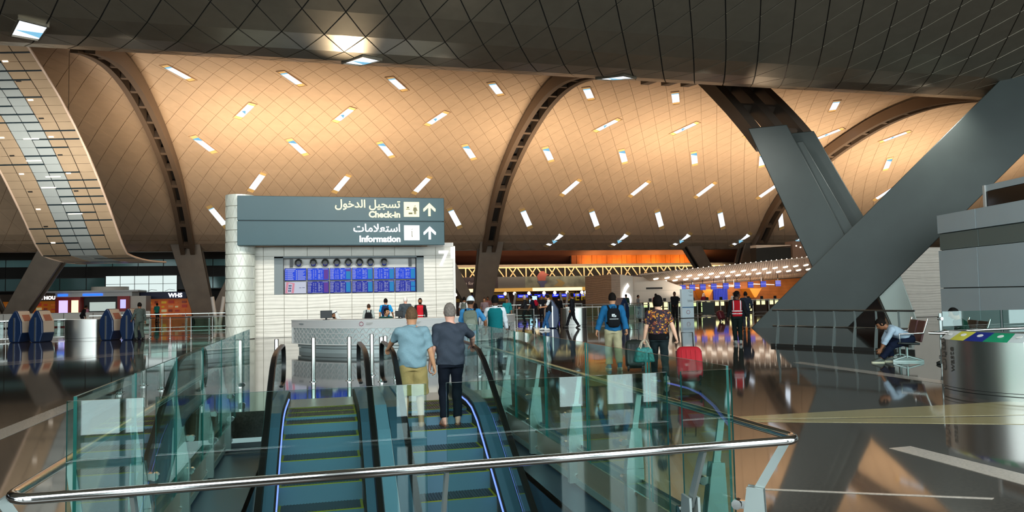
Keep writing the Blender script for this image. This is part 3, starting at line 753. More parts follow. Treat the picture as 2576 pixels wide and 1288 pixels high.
# ------------------------------------------------------------------ check-in island 6
I6 = thing('checkin_island', 'cream check-in island block with lit number 6', 'wall block', (23.5, 54, 0))
M_bstone = mat('brown_carved_stone', '#a8917c', .55, noise=(3, .06), wave=(1.7, 9, .35, 'Z'))
b = MB(); b.hexa([(21.6, 54, 0), (22.3, 53.9, 0), (22.3, 60, 0), (21.6, 60, 0), (21.6, 54, 3.24), (22.3, 53.9, 3.22), (22.3, 60, 3.22), (21.6, 60, 3.24)]); b.build('stone_end', M_bstone, I6)
b = MB(); b.hexa([(22.3, 53.92, 0), (23.3, 53.75, 0), (23.3, 60, 0), (22.3, 60, 0), (22.3, 53.92, 3.22), (23.3, 53.75, 3.07), (23.3, 60, 3.07), (22.3, 60, 3.22)]); b.build('number_face', M_cream, I6)
b = MB(); b.prism([(23.3, 0), (27.7, 0), (27.7, 2.2), (26.9, 2.45), (26.2, 2.72), (25.2, 2.95), (23.3, 3.07)], (0, 54.2, 0), EX, EZ, EY, 5.6); b.build('side_face', M_cream, I6)
b = MB(); b.bx(24.6, 26.0, 54.17, 54.21, 2.02, 2.16); b.build('vent_slot', M_dark, I6)
for z in (.95, 1.9): 
    b = MB(); b.bx(23.3, 27.7, 54.185, 54.21, z, z+.015); b.build('panel_joint', M_stonej, I6)
text('number', '6', 2.55, (22.30, 53.80, .72), (1, -.12, 0), EZ, M_lit, I6, .05, sx=.68, bold=.03)
CN = thing('checkin_canopy', 'ribbed pale canopy with rows of oval lamps above the check-in counters', 'canopy', (30, 55, 2.4))
M_can = mat('canopy_slat', '#cdb5a0', .5)
TL, TR = Vector((23.2, 52.2, 3.1)), Vector((38.2, 51.6, 4.32)); BL, BR = Vector((27.4, 57, 2.34)), Vector((41.5, 57, 2.86))
def cp(u, v, off=0.0):
    a = TL.lerp(TR, u); c = BL.lerp(BR, u)
    p = a.lerp(c, v); p.z -= .28*4*v*(1-v)*0.5; return p+Vector((0, -.05, -.1)).normalized()*off
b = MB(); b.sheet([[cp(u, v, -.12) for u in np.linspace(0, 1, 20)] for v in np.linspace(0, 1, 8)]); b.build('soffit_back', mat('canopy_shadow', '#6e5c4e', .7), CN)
nsl = 96
for k in range(nsl):
    u = (k+.5)/nsl; b = MB()
    du = .36/nsl; sk = .05
    vs_ = np.linspace(0, 1, 6)
    P = []
    for v in vs_:
        uu = u+sk*(v-.5)*0
        P += [cp(uu-du, v, 0), cp(uu+du, v, 0), cp(uu+du, v, -.1), cp(uu-du, v, -.1)]
    b.add(P, [(i*4+j, i*4+(j+1) % 4, (i+1)*4+(j+1) % 4, (i+1)*4+j) for i in range(5) for j in range(4)]+[(0, 1, 2, 3), (20, 21, 22, 23)])
    b.build('slat', M_can, CN)
b = MB(); b.bar(TL+Vector((0, 0, .03)), TR+Vector((0, 0, .03)), .1, .14, side=EZ); b.build('front_lip', M_can, CN)
b = MB(); b.bar(BL, BR, .1, .12, side=EZ); b.build('rear_lip', M_dark, CN)
M_lamp = emis('warm_lamp', '#fff1dc', 2.6)
for row, v in ((0, .26), (1, .47)):
    for k in range(15):
        u = .055+k*.064+row*.022
        if u > .99: continue
        c = cp(u, v, .03); b = MB(); hl = .21
        d = (cp(u+.01, v-.01)-cp(u, v)).normalized()
        b.tube([c-d*hl, c-d*(hl-.08), c+d*(hl-.08), c+d*hl], [.03, .075, .075, .03], 8); b.build('lamp', M_lamp, CN, smooth=60)
for k in range(26):
    b = MB(); c = TL.lerp(TR, .2+.03*k); b.sphere(c+Vector((0, 0, .10)), .05, 6, 4); b.build('rim_lamp', M_lamp, CN)
# wood back wall, hoppers, screens, counters
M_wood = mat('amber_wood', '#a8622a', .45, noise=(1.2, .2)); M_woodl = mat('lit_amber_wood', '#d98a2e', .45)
WB = thing('wood_back_wall', 'amber wood wall behind the check-in counters', 'wall panel', (34, 58.4, 0))
b = MB()
for k in range(9):
    b = MB(); b.bx(27.8, 43, 58.3, 58.5, .2+.29*k, .48+.29*k); b.build('plank', M_wood, WB)
b = MB(); b.bx(27.7, 43, 58.45, 58.6, 0, 2.9); b.build('backing', M_dark, WB)
for k, (xa, xb, xm) in enumerate(((30.9, 31.95, 31.4), (35.4, 36.6, 35.95))):
    b = MB(); b.prism([(xa, 1.95), (xb, 1.95), (xm+.1, 1.15), (xm-.1, 1.15)], (0, 56.8, 0), EX, EZ, EY, 1.49)
    tag(b.build('wood_hopper', M_woodl, None, bevel=.02, seg=1), ['left amber wood funnel shape under the canopy behind the totem', 'right amber wood funnel shape under the canopy above the red vest man'][k], 'wall feature')
M_vio = emis('screen_violet', '#5a62d8', .8); M_viol = emis('screen_violet_band', '#8f93f0', 1.2)
for k, x in enumerate((26.73, 28.2, 29.05, 30.0, 31.0, 32.1, 33.15, 34.4, 35.6, 37.0)):
    t = thing('counter_screen', 'violet counter screen under the check-in canopy, %s from the number 6 wall' % ['first', 'second', 'third', 'fourth', 'fifth', 'sixth', 'seventh', 'eighth', 'ninth', 'tenth'][k], 'screen', (x, 55, 1.8+.018*(x-26)), 0, 'screens above the check-in counters')
    z0 = 1.76+.028*(x-26)
    b = MB(); b.bx(x-.26, x+.26, 55, 55.06, z0, z0+.5); b.build('casing', M_black, t)
    b = MB(); b.bx(x-.25, x+.25, 54.985, 55, z0+.01, z0+.49); b.build('display', M_vio, t)
    b = MB(); b.bx(x-.25, x+.25, 54.975, 54.99, z0+.24, z0+.28); b.build('band', M_viol, t)
    b = MB(); b.bx(x-.02, x+.02, 55.02, 55.05, z0+.5, max(z0+.52, cp((x-25.8)/14.3, .58).z+.06)); b.build('hanger', M_dark, t)
for k, (xa, xb, y) in enumerate(((27.3, 28.0, 56), (29.4, 30.0, 56), (31.3, 33.6, 55.8), (35.0, 36.9, 55.7), (33.3, 34.0, 56.2))):
    b = MB(); z = 1.98+.03*(xa-27); b.bar((xa, y+.6, z+.12), (xb, y-.3, z), .05, .05); xm_ = (xa+xb)/2; b.bar((xm_, y+.15, z+.05), (xm_, y+.15, cp((xm_-26)/14.3, .75).z-.02), .015, .015); tag(b.build('line_lamp', M_lamp), 'slim hanging line lamp over the counters, %s from the 6 wall' % ['first', 'second', 'third', 'fourth', 'fifth'][[0, 1, 2, 4, 3][k]], 'lamp', 'line lamps over the counters')
M_panel = emis('lit_counter_panel', '#fff6b0', 1.5)
M_cnt = mat('counter_dark', '#3a2d24', .4)
rd = random.Random(5)
for k in range(10):
    x = 24.2+k*1.22
    t = thing('checkin_counter', 'check-in counter with lit yellow panels, %s from the number 6 wall' % ['first', 'second', 'third', 'fourth', 'fifth', 'sixth', 'seventh', 'eighth', 'ninth', 'tenth'][k], 'counter', (x, 53.2, 0), 0, 'check-in counters of island 6')
    b = MB(); b.bx(x-.52, x+.52, 52.9, 53.5, 0, 1.0); b.build('body', M_cnt, t)
    b = MB(); b.bx(x-.55, x+.55, 52.86, 53.55, 1.0, 1.06); b.build('worktop', M_cream, t)
    for s_ in (-.27, .2):
        w = .15
        b = MB(); b.bx(x+s_-w, x+s_+w, 52.87, 52.9, .62, .98); b.build('lit_panel', M_panel, t)
        if k % 3 == 1: b = MB(); b.bx(x+s_-w, x+s_+w, 52.87, 52.9, .15, .55); b.build('lit_panel', M_panel, t)
    b = MB(); b.bx(x+.1, x+.34, 53.1, 53.14, 1.06, 1.30); b.build('monitor', M_black, t)
for x, lb in ((33.4, 'blue curtain panel at the check-in back wall'),):
    b = MB()
    for k in range(8): b.tube([(x-.6+.17*k, 58.2, .9), (x-.6+.17*k, 58.2, 2.0)], .1, 8)
    tag(b.build('blue_curtain', mat('royal_blue_cloth', '#1d35b8', .7)), lb, 'curtain')
# totem
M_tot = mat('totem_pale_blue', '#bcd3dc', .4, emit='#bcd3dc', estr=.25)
TT = thing('totem_sign', 'pale blue free-standing totem sign beyond the woman', 'sign', (23.35, 45, 0))
b = MB(); b.bx(22.93, 23.78, 44.9, 45.2, .02, 1.93); b.build('body', M_tot, TT, bevel=.02, seg=1)
b = MB(); b.bx(22.85, 23.86, 44.85, 45.25, 0, .03); b.build('base', M_dark, TT)
b = MB(); b.bx(22.93, 23.78, 44.885, 44.9, .69, .75); b.build('blue_stripe', mat('stripe_blue', '#3d7fb3', .5), TT)
b = MB()
for z, w in ((1.78, .3), (1.7, .2), (1.52, .28), (1.47, .22), (1.18, .4), (1.13, .34), (1.08, .38)): b.bx(23.7-w, 23.7, 44.885, 44.9, z, z+.02)
b.build('small_print', M_niche, TT)
b = MB(); c = Vector((23.35, 44.885, .4))
for k in range(8):
    an = 2*pi*k/8; b.tube([c+(EX*cos(an+e)+EZ*sin(an+e))*.12 for e in (-.24, 0, .24)], .02, 5)
b.build('rosette_emblem', M_rose, TT)

ORD = ['first', 'second', 'third', 'fourth', 'fifth', 'sixth', 'seventh', 'eighth', 'ninth', 'tenth', 'eleventh', 'twelfth', 'thirteenth']
# ------------------------------------------------------------------ concessions at the far end: second vault, amber wall, bridge, banner, counters
FV = []
b = MB()
b.sheet([[(x, y, z) for x in (-70, 110)] for y, z in ((68.5, 8.6), (76, 9.0), (84, 7.2), (92, 4.6))]); struct(b.build('ceiling_far', mat('far_vault', '#7a4f3c', .6, noise=(1, .08))), 'brownish far vault beyond the main hall')
for k, (x, y) in enumerate(((18.5, 76), (21.0, 77.5), (23.2, 79), (33, 78), (27.5, 76.5))):
    z = float(np.interp(y, [68.5, 76, 84, 92], [8.6, 9.0, 7.2, 4.6]))-.06; b = MB(); b.bar((x-.6, y-.4, z), (x+.6, y+.4, z), .5, .06, side=(.4, -.9, 0)); w_ = struct(b.build('window_%d' % (60+k), M_colb)); b = MB(); b.bar((x-.55, y-.37, z-.035), (x+.55, y+.37, z-.035), .42, .02, side=(.4, -.9, 0)); b.build('pane', M_sky, w_)
b = MB(); b.bx(-70, 110, 68.0, 68.6, 6.05, 6.35); b.build('roof_edge', M_rib, ceil_v)
b = MB(); b.bx(-70, 110, 98, 98.4, 0, 12); struct(b.build('wall_far', mat('far_wall_dark', '#2b211b', .7)), 'dark far wall of the concession area')
AW = thing('amber_wall', 'lit amber wood wall above the far footbridge', 'wall panel', (38, 86, 4.9))
M_amb = mat('amber_board', '#b8651f', .5, noise=(.8, .25))
for k in range(27):
    x = 29.3+k*.66
    b = MB(); b.bx(x, x+.63, 86+(.06 if k % 3 == 0 else 0), 86.2, 4.8, 8.2); b.build('board', M_amb, AW)
b = MB(); b.bx(29.2, 47.2, 86.2, 86.4, 4.7, 8.3); b.build('backing', M_dark, AW)
for x in (32, 36, 40, 44): area('assumed_amber_uplight', (x, 84.6, 4.7), (x+.5, 86.2, 7), 2.5, .4, 110, (1, .62, .25), 150)  # assumed lights without fixtures, brightening the amber boards from below
for k in range(3):
    b = MB(); x = 50.4+k*1.05; b.bx(x, x+.32, 88.5, 88.8, 0, 5.3); tag(b.build('amber_post', M_woodl), 'amber lit post by the far footbridge, %s of three' % ['left', 'middle', 'right'][k], 'post')
BR_ = thing('footbridge', 'far footbridge with pale lattice girder above the shop banner', 'bridge', (30, 82, 3.9))
M_girder = mat('girder_cream', '#dcc091', .5); M_glow = emis('warm_line', '#ffd08a', 1.5)
b = MB(); b.bx(12.5, 50, 82, 82.3, 4.98, 5.3); b.build('deck', M_colb, BR_)
b = MB(); b.bx(12.5, 50, 81.9, 82.0, 4.88, 5.0); b.build('light_line', M_glow, BR_)
x = 13.0; k = 0
while x < 48:
    for (xa, xb) in ((x, x-.0), (x+.35, x+1.15), (x+1.15, x+.45), (x+1.35, x+2.1)):
        b = MB(); b.bar((xa, 82.1, 4.9), (xb, 82.1, 3.85), .12, .12, side=EX); b.build('strut', M_girder, BR_)
    x += 2.35; k += 1
b = MB(); b.bx(12.5, 50, 82.5, 82.6, 3.8, 4.9); b.build('backing', M_rdark, BR_)
BN = thing('shop_banner', 'long dark shop banner with printed picture under the footbridge', 'banner', (30, 81.8, 2.6))
M_ban = mat('banner_dark', '#2f2832', .6); M_bang = mat('banner_grey', '#585a5c', .6)
for xa, xb in ((12.5, 19.0), (31.3, 46)):
    b = MB(); b.bx(xa, xb, 81.8, 82.0, 2.6, 3.9); b.build('dark_field', M_ban, BN)
for xa, xb in ((19.0, 22.2), (30.2, 31.3)):
    b = MB(); b.bx(xa, xb, 81.8, 82.0, 2.6, 3.9); b.build('grey_field', M_bang, BN)
b = MB(); b.bx(22.2, 30.2, 81.8, 82.0, 2.6, 3.9); b.build('picture_field', mat('picture_print', '#6d7468', .6, noise=(.9, .5)), BN)
b = MB(); b.prism([(23.75, 3.4), (24.6, 3.4), (24.7, 3.9), (24.95, 4.05), (25.2, 4.0), (24.6, 4.3), (24.45, 4.5), (24.1, 4.5), (23.8, 4.2), (23.6, 3.9)], (0, 81.75, 0), EX, EZ, EY, .05); b.build('red_figure_print', mat('print_red', '#8f4a42', .6), BN)
b = MB(); b.prism([(23.6, 3.35), (24.9, 3.35), (24.5, 2.95), (24.45, 2.62), (24.0, 2.62), (23.95, 2.95)], (0, 81.75, 0), EX, EZ, EY, .05); b.build('blue_figure_print', mat('print_blue', '#41486e', .6), BN)
b = MB(); b.prism([(25.6, 2.75), (26.6, 2.7), (27.0, 3.1), (26.3, 3.55), (25.9, 3.5), (26.2, 3.2)], (0, 81.77, 0), EX, EZ, EY, .03); b.build('ochre_print', mat('print_ochre', '#8a7a4c', .6), BN)
M_pl = mat('plain_white_letter', '#c9c5c9', .6)
text('english_lettering', 'are for e', .52, (14.75, 81.78, 3.05), EX, EZ, M_pl, BN, .02)
text('arabic_lettering', '\ufed9\ufead\ufe8e\ufec8\ufe98\ufee7\ufe8e\ufe91 \ufe93\ufea9\ufe8e\ufecc', .66, (32.2, 81.78, 3.05), EX, EZ, M_pl, BN, .02)
b = MB(); b.bx(12.5, 46, 81.6, 81.9, 2.2, 2.6); b.build('fascia', mat('gold_fascia', '#c79a4c', .4, emit='#d9a850', estr=.5), BN)
b = MB(); b.bx(23.0, 29.0, 81.57, 81.6, 2.22, 2.58); b.bx(12.6, 18.2, 81.57, 81.6, 2.22, 2.58); b.build('lit_fascia', emis('lit_cream', '#ffe9b8', 1.5), BN)
t = thing('hanging_sign', 'small black hanging sign with yellow aircraft pictogram below the banner', 'sign', (30.3, 80.5, 2.3))
b = MB(); b.bx(29.6, 31.4, 80.5, 80.6, 2.5, 3.1); b.bx(29.6, 31.4, 80.5, 80.6, 2.2, 2.44); b.build('panel', M_black, t); b = MB(); b.bar((30.5, 80.55, 3.05), (30.5, 81.85, 3.2), .06, .06); b.build('bracket', M_dark, t)
b = MB(); b.bx(29.7, 31.3, 80.48, 80.5, 2.36, 2.42); b.build('white_line', M_lit, t)
b = MB(); b.prism([(29.8, 2.75), (30.3, 2.9), (30.2, 3.05), (30.35, 3.05), (30.55, 2.92), (30.8, 2.93), (30.8, 2.82), (30.55, 2.8), (30.7, 2.62), (30.5, 2.62), (30.25, 2.75)], (0, 80.47, 0), EX, EZ, EY, .02); b.build('aircraft', emis('sign_yellow', '#ffe100', 1.2), t)
for x in (12.6, 31.2, 49.6):
    b = MB(); b.bx(x, x+.3, 82.65, 82.95, 0, 5.0); b.build('pier', M_dark, BR_)
# dim shop interior
SI = thing('far_shop', 'dim brown far shop interior with counters under the banner', 'shop', (30, 86, 0))
b = MB(); b.bx(12, 50, 88, 88.3, 0, 4); b.build('back_wall', mat('shop_brown', '#6b4a33', .6, noise=(.5, .5)), SI)
b = MB(); b.bx(12, 50, 84.0, 84.8, 0, 1.05); b.build('counter', M_cnt, SI)
b = MB(); b.bx(12.5, 50, 82.97, 88.1, 2.55, 2.66); b.build('soffit', M_rdark, SI)
for k in range(12):
    b = MB(); x = 14+2.9*k; b.bx(x, x+1.6, 87.6, 88, 1.1, 1.5+.3*(k % 3)); b.build('shelf_unit', mat('shelf_amber', '#8a6a2f', .5, emit='#8a6a2f', estr=.25), SI)
M_glb = emis('globe_lamp', '#fff6df', 4.0); M_blu = emis('far_blue_screen', '#1c2fd0', 1.3)
for k, x in enumerate((14.1, 19.8, 20.9, 22.6, 24.4, 25.7, 27.2, 29.0, 29.5, 30.6, 33.0)):
    t = thing('globe_lamp', 'round white globe lamp under the far fascia, %s from the left' % ORD[k], 'lamp', (x, 81.75, 1.85), 0, 'globe lamps along the far fascia')
    b = MB(); b.sphere((x, 81.75, 1.98), .19, 10, 8); b.build('globe', M_glb, t, smooth=60)
    b = MB(); b.tube([(x, 81.75, 2.14), (x, 81.75, 2.22)], .02, 6); b.build('stem', M_dark, t)
for k, x in enumerate((15.2, 15.9, 19.6, 22.0, 22.9, 24.0, 24.9, 26.2, 27.2, 28.8, 29.7, 32.6, 34.2)):
    t = thing('far_screen', 'small blue screen above the far counters, %s from the left' % ORD[k], 'screen', (x, 83, 1.5), 0, 'blue screens above the far counters')
    b = MB(); b.bx(x-.38, x+.38, 83, 83.1, 1.5, 1.85); b.build('display', M_blu, t)
    b = MB(); b.bx(x-.25, x+.25, 82.98, 83, 1.66, 1.70); b.build('text_line', M_lit, t)
    b = MB(); b.bx(x-.03, x+.03, 83.03, 83.08, 1.85, 2.57); b.build('hanger', M_dark, t)
b = MB(); dl = text('yellow_lettering', 'DEP', 1.25, (27.3, 82.3, 1.05), EX, EZ, mat('letter_yellow', '#a8951c', .5, emit='#a8951c', estr=.35), None, .06, sx=.9, spacing=1.3)
tag(dl, 'yellow letters DEP on the far shop front', 'lettering')
M_vw = mat('white_strut', '#d8d6cf', .4)
def vstrut(label, x, y, zt, sp=.5, r=.13):
    t = thing('v_strut', label, 'strut', (x, y, 0))
    for s_ in (-1, 1):
        b = MB(); b.tube([(x+s_*.12, y, 0), (x+s_*(.12+sp), y, zt)], r, 10); b.build('leg', M_vw, t, smooth=50)
vstrut('white V strut at the far counters right of the teal vest man', 19.6, 78, 2.0, .35); vstrut('white V strut at the far counters behind the man in jeans', 25.6, 78, 2.0, .35)
vstrut('white V strut beside the grey post before the far shop', 29.6, 76, 1.75, .35); vstrut('white V strut at left beside the dark V column', -7.9, 60, 2.1, .30, .14)
t = thing('info_screen', 'upright lit pale blue screen among the far counters', 'screen', (20.9, 74, 0))
b = MB(); b.bx(20.4, 21.4, 74, 74.2, 0, 1.75); b.build('casing', M_dark, t); b = MB(); b.bx(20.5, 21.3, 73.98, 74, .75, 1.65); b.build('display', emis('screen_pale', '#bfe6ff', 1.4), t)
b = MB(); b.tube([(29.0, 74, 0), (29.0, 74, 3.2)], .28, 14); tag(b.build('grey_post', M_steel, smooth=40), 'tall steel post before the far shop near the yellow letters', 'post')

# ------------------------------------------------------------------ left side: far facade, shops, ribbon, queue fences
M_fgl = mat('far_glazing', '#527a78', .15, metal=.1); M_fgl2 = mat('far_glazing_lit', '#86bfc1', .2); M_fdk = mat('far_bay_dark', '#16140f', .6)
b = MB(); b.bx(-70, 12.4, 80.2, 80.5, 0, 8.5); struct(b.build('wall_left', mat('left_wall_dark', '#1c1c18', .7)), 'dark far wall behind the left shops')
b = MB(); b.bx(-70.4, -70, -18, 98, 0, 12); struct(b.build('wall_side_left', M_fdk), 'dark side wall at far left'); b = MB(); b.bx(110, 110.4, -18, 98, 0, 12); struct(b.build('wall_side_right', M_fdk), 'dark side wall at far right')
GF = thing('upper_glazing', 'teal upper storey glazing above the left shops', 'glazing', (-20, 78, 3.6))
for k in range(16):
    x = -40+k*2.25
    for z0, z1, m in ((5.3, 5.95, M_fgl2), (4.3, 5.28, M_fdk), (3.1, 4.2, M_fgl)):
        if z0 == 3.1 and -20.5 < x < -15: continue
        b = MB(); b.bx(x+.03, x+2.2, 78, 78.1, z0, z1); b.build('pane', m, GF)
b = MB(); b.bx(-42, -3, 78.1, 78.2, 3.0, 7.5); b.build('frame', M_dark, GF)
GW = struct(MB().bx(-20.4, -14.0, 77.9, 77.98, 2.75, 4.4).build('window_%d' % (sky_n+1), M_dark), 'bright daylit window above the left shops')
M_dayw = emis('daylight_pane', '#e3f3f0', 1.0)
for k in range(5):
    for r_ in range(2):
        b = MB(); xa = -20.3+k*1.26; b.bx(xa+.02, xa+1.22, 77.86, 77.9, 2.8+r_*.8, 2.8+r_*.8+.76); b.build('pane', M_dayw, GW)
b = MB()
for k in range(4): b.tube([(-19.9+k*1.6, 77.85, 2.85), (-19.5+k*1.6, 77.85, 3.02), (-19+k*1.6, 77.85, 2.95)], .02, 4)
b.build('glazing_bracket', M_dark, GW)
def shop(name, label, x0, x1, sign_col, glow, sign=None, sx=0, ssz=.55):
    t = thing(name, label, 'shop', ((x0+x1)/2, 77, 0))
    b = MB(); b.bx(x0, x1, 77, 77.3, 2.1, 2.75); b.build('fascia', sign_col, t)
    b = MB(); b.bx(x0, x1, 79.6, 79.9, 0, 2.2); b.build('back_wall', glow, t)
    b = MB(); b.bx(x0-.15, x0+.1, 77, 79.6, 0, 2.7); b.build('pier', M_colb, t)
    rr_ = random.Random(int(x0*10))
    for j in range(4):
        for k in range(int((x1-x0)*1.6)):
            xx = x0+.3+k*.62
            if xx > x1-.5: continue
            b = MB(); b.bx(xx, xx+rr_.uniform(.2, .5), 79.2, 79.5, .4+.42*j, .4+.42*j+rr_.uniform(.12, .3))
            c_ = rr_.choice(['#c96a2a', '#e0b23a', '#b03a2a', '#d98c5a', '#8a3a2a', '#e8d9a0'])
            b.build('goods', mat('goods_'+c_[1:], c_, .5, emit=c_, estr=.28), t)  # goods glow a little, standing in for the shop's lighting
    if sign: text('lettering', sign, ssz, (sx, 76.95, 2.25), EX, EZ, M_lit, t, .03, bold=.02)
    return t
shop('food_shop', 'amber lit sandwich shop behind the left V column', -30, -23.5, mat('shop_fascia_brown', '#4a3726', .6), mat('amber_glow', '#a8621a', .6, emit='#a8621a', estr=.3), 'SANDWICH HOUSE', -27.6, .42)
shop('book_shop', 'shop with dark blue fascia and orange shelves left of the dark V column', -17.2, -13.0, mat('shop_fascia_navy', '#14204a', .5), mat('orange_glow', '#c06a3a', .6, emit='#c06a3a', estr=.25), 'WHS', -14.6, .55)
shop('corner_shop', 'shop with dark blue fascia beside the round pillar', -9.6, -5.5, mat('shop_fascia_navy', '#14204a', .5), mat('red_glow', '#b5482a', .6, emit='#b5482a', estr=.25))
# round kiosk with canopy
KS = thing('exchange_kiosk', 'low round kiosk with white canopy and red pillars at left', 'kiosk', (-20.5, 74, 0))
M_red = mat('kiosk_red', '#a3201c', .45)
b = MB(); b.lathe([(.0, 2.95), (1.55, 2.95), (1.55, 3.3), (0, 3.3)], (-19.3, 75.5, 0), 24); b.build('drum', M_cream, KS, smooth=30)
b = MB(); b.bx(-24.2, -16.4, 73.2, 76.5, 2.78, 2.95); b.build('canopy', M_white, KS, bevel=.05)
b = MB(); b.bx(-23.2, -17.0, 73.5, 76.2, 2.4, 2.78); b.build('fascia', M_white, KS)
b = MB()
for xa, xb in ((-23.0, -22.2), (-21.0, -19.4)): b.bx(xa, xb, 73.45, 73.5, 2.48, 2.66)
b.build('blue_light', emis('kiosk_blue', '#2a6bff', 1.8), KS)
for xa, xb in ((-23.2, -21.2), (-18.2, -17.2)):
    b = MB(); b.bx(xa, xb, 73.5, 75.8, 0, 2.4); b.build('red_pillar', M_red, KS)
for xa, xb, cc in ((-22.9, -22.2, 'kiosk_blue2'), (-21.9, -21.35, 'kiosk_cream')):
    b = MB(); b.bx(xa, xb, 73.46, 73.5, 1.0, 2.1); b.build('display', emis(cc, '#c9b4ff' if cc.endswith('2') else '#fff3c0', 1.4), KS)
b = MB(); b.bx(-17.95, -17.5, 73.46, 73.5, 1.3, 2.1); b.build('display', emis('kiosk_lilac', '#b9b4ff', 1.3), KS)
b = MB(); b.bx(-21.2, -18.2, 74.5, 74.6, 0, 2.4); b.build('booth_back', M_dark, KS)
b = MB(); b.bx(-20.7, -18.6, 74.4, 74.5, 1.1, 1.9); b.build('booth_window', emis('booth_light', '#c9d8d0', .8), KS)
b = MB(); b.bx(-17.2, -15.9, 73.8, 75.8, 0, 2.4); b.build('wood_end', M_cream, KS)
# low white queue wall at left
M_qw = mat('queue_panel', '#c9c9c2', .35)
QW = thing('queue_wall', 'long low white panel wall at far left behind the check-in kiosks', 'low wall', (-21, 62, 0))
for k in range(11):
    x = -36+k*2.05
    b = MB(); b.bx(x+.01, x+2.03, 64-.0*k, 64.15, .08, 1.06); b.build('panel', M_qw, QW, bevel=.02, seg=1)
b = MB(); b.bx(-36, -13.5, 63.9, 64.2, .46, .52); b.build('dark_groove', M_dark, QW)
b = MB(); b.bx(-36, -13.5, 63.95, 64.2, 1.06, 1.1); b.build('cap', M_white, QW)
# steel queue fences
def fence(label, p, q, n, h=1.0, infill=True, group='steel queue fences'):
    p = Vector((*p, 0)); q = Vector((*q, 0)); t = thing('queue_fence', label, 'fence', p, 0, group)
    d = (q-p)/n
    for k in range(n+1):
        c = p+d*k; b = MB(); b.tube([c, c+Vector((0, 0, h))], .024, 8); b.lathe([(.09, 0), (.09, .012), (.03, .03)], c, 10); b.build('post', M_steel, t, smooth=50)
    b = MB(); b.bar(p+Vector((0, 0, h-.02)), q+Vector((0, 0, h-.02)), .05, .03); b.build('top_rail', M_steel, t)
    b = MB(); b.bar(p+Vector((0, 0, .12)), q+Vector((0, 0, .12)), .03, .02); b.build('bottom_rail', M_steel, t)
    if infill:
        for k in range(n):
            a_ = p+d*(k+.08); c_ = p+d*(k+.92); pane(t, (a_.x, a_.y), (c_.x, c_.y), .16, h-.08, .012)
    return t
fence('steel and glass queue fence in front of the dark V column at left', (-8.3, 39.3), (-5.2, 37.6), 3)
fence('steel and glass queue fence left of the round pillar', (-6.9, 41.0), (-4.6, 40.2), 2)
fence('steel and glass queue fence beside the blue kiosk pair at left', (-16.2, 40.5), (-12.6, 41.5), 3)
fence('steel and glass queue fence between the bin and the second blue kiosk', (-10.6, 42.3), (-8.6, 41.0), 2)
fence('steel and glass queue fence behind the teal shirt attendant', (9.3, 39.5), (10.7, 37.8), 2)
fence('steel and glass queue fence right of the walking man in suit', (13.6, 41.2), (16.0, 39.6), 3)
fence('steel and glass queue fence left of the man in black suit', (16.8, 41.0), (20.4, 44.5), 4)
fence('steel and glass queue fence behind the totem sign', (23.2, 47.5), (27.0, 49.0), 4)
fence('long far queue fence before the number 6 wall', (14.5, 49.5), (22.5, 50.5), 6)
fence('long far queue fence before the check-in counters', (24.5, 49.8), (34.0, 49.8), 7, 1.0, False)
fence('far queue fence before the blue screens', (12.2, 58.0), (20.2, 57.0), 6, 1.0, False)
fence('far queue fence beyond the left kiosks', (-14.5, 52.0), (-6.0, 52.0), 6, 1.0, False)
t = thing('dark_crate', 'dark green upright panel by the queue fence right of the totem', 'panel', (26.2, 47.5, 0)); b = MB(); b.bx(25.8, 26.7, 47.4, 47.5, .1, .98); b.build('panel', mat('panel_green', '#25302c', .5), t)
b = MB(); b.bx(25.75, 26.75, 47.35, 47.55, 0, .06); b.build('foot', M_steel, t)

# ribbon sculpture of curved panels
RB = thing('panel_ribbon', 'large curved ribbon of pale panels with dark slots hanging at upper left', 'sculpture', (-15.5, 46, 4.6))
M_rp = mat('ribbon_panel', '#c2ab8e', .3, metal=.35, noise=(.6, .08)); M_rpb = mat('ribbon_panel_pale', '#b9c3c2', .25, metal=.35); M_slot = mat('ribbon_slot', '#15252c', .4)
rp = [(37.6, 14.55), (39.6, 13.95), (41.3, 13.3), (43.2, 12.5), (45.2, 11.55), (47.2, 10.4), (49.2, 9.05), (50.9, 7.75), (52.4, 6.5), (53.6, 5.55), (54.6, 4.95), (55.8, 4.62), (57.2, 4.55)]
ry = [p[0] for p in rp]; rl = [0]
for a_, c_ in zip(rp, rp[1:]): rl.append(rl[-1]+hypot(c_[0]-a_[0], c_[1]-a_[1]))
def rpt(l, u, off=0):
    y = float(np.interp(l, rl, ry)); z = float(np.interp(l, rl, [p[1] for p in rp]))
    y2 = float(np.interp(l+.1, rl, ry)); z2 = float(np.interp(l+.1, rl, [p[1] for p in rp])); n_ = Vector((0, z2-z, -(y2-y))).normalized()
    sh = float(np.interp(l, [0, rl[-3], rl[-1]], [-18.6, -18.0, -16.2])); wd = float(np.interp(l, [0, 6, rl[-1]], [5.0, 5.2, 5.4]))
    return Vector((sh+wd*u, y-1.25*u, z))+n_*off
rng = random.Random(3)
nr = 33; L_ = rl[-1]
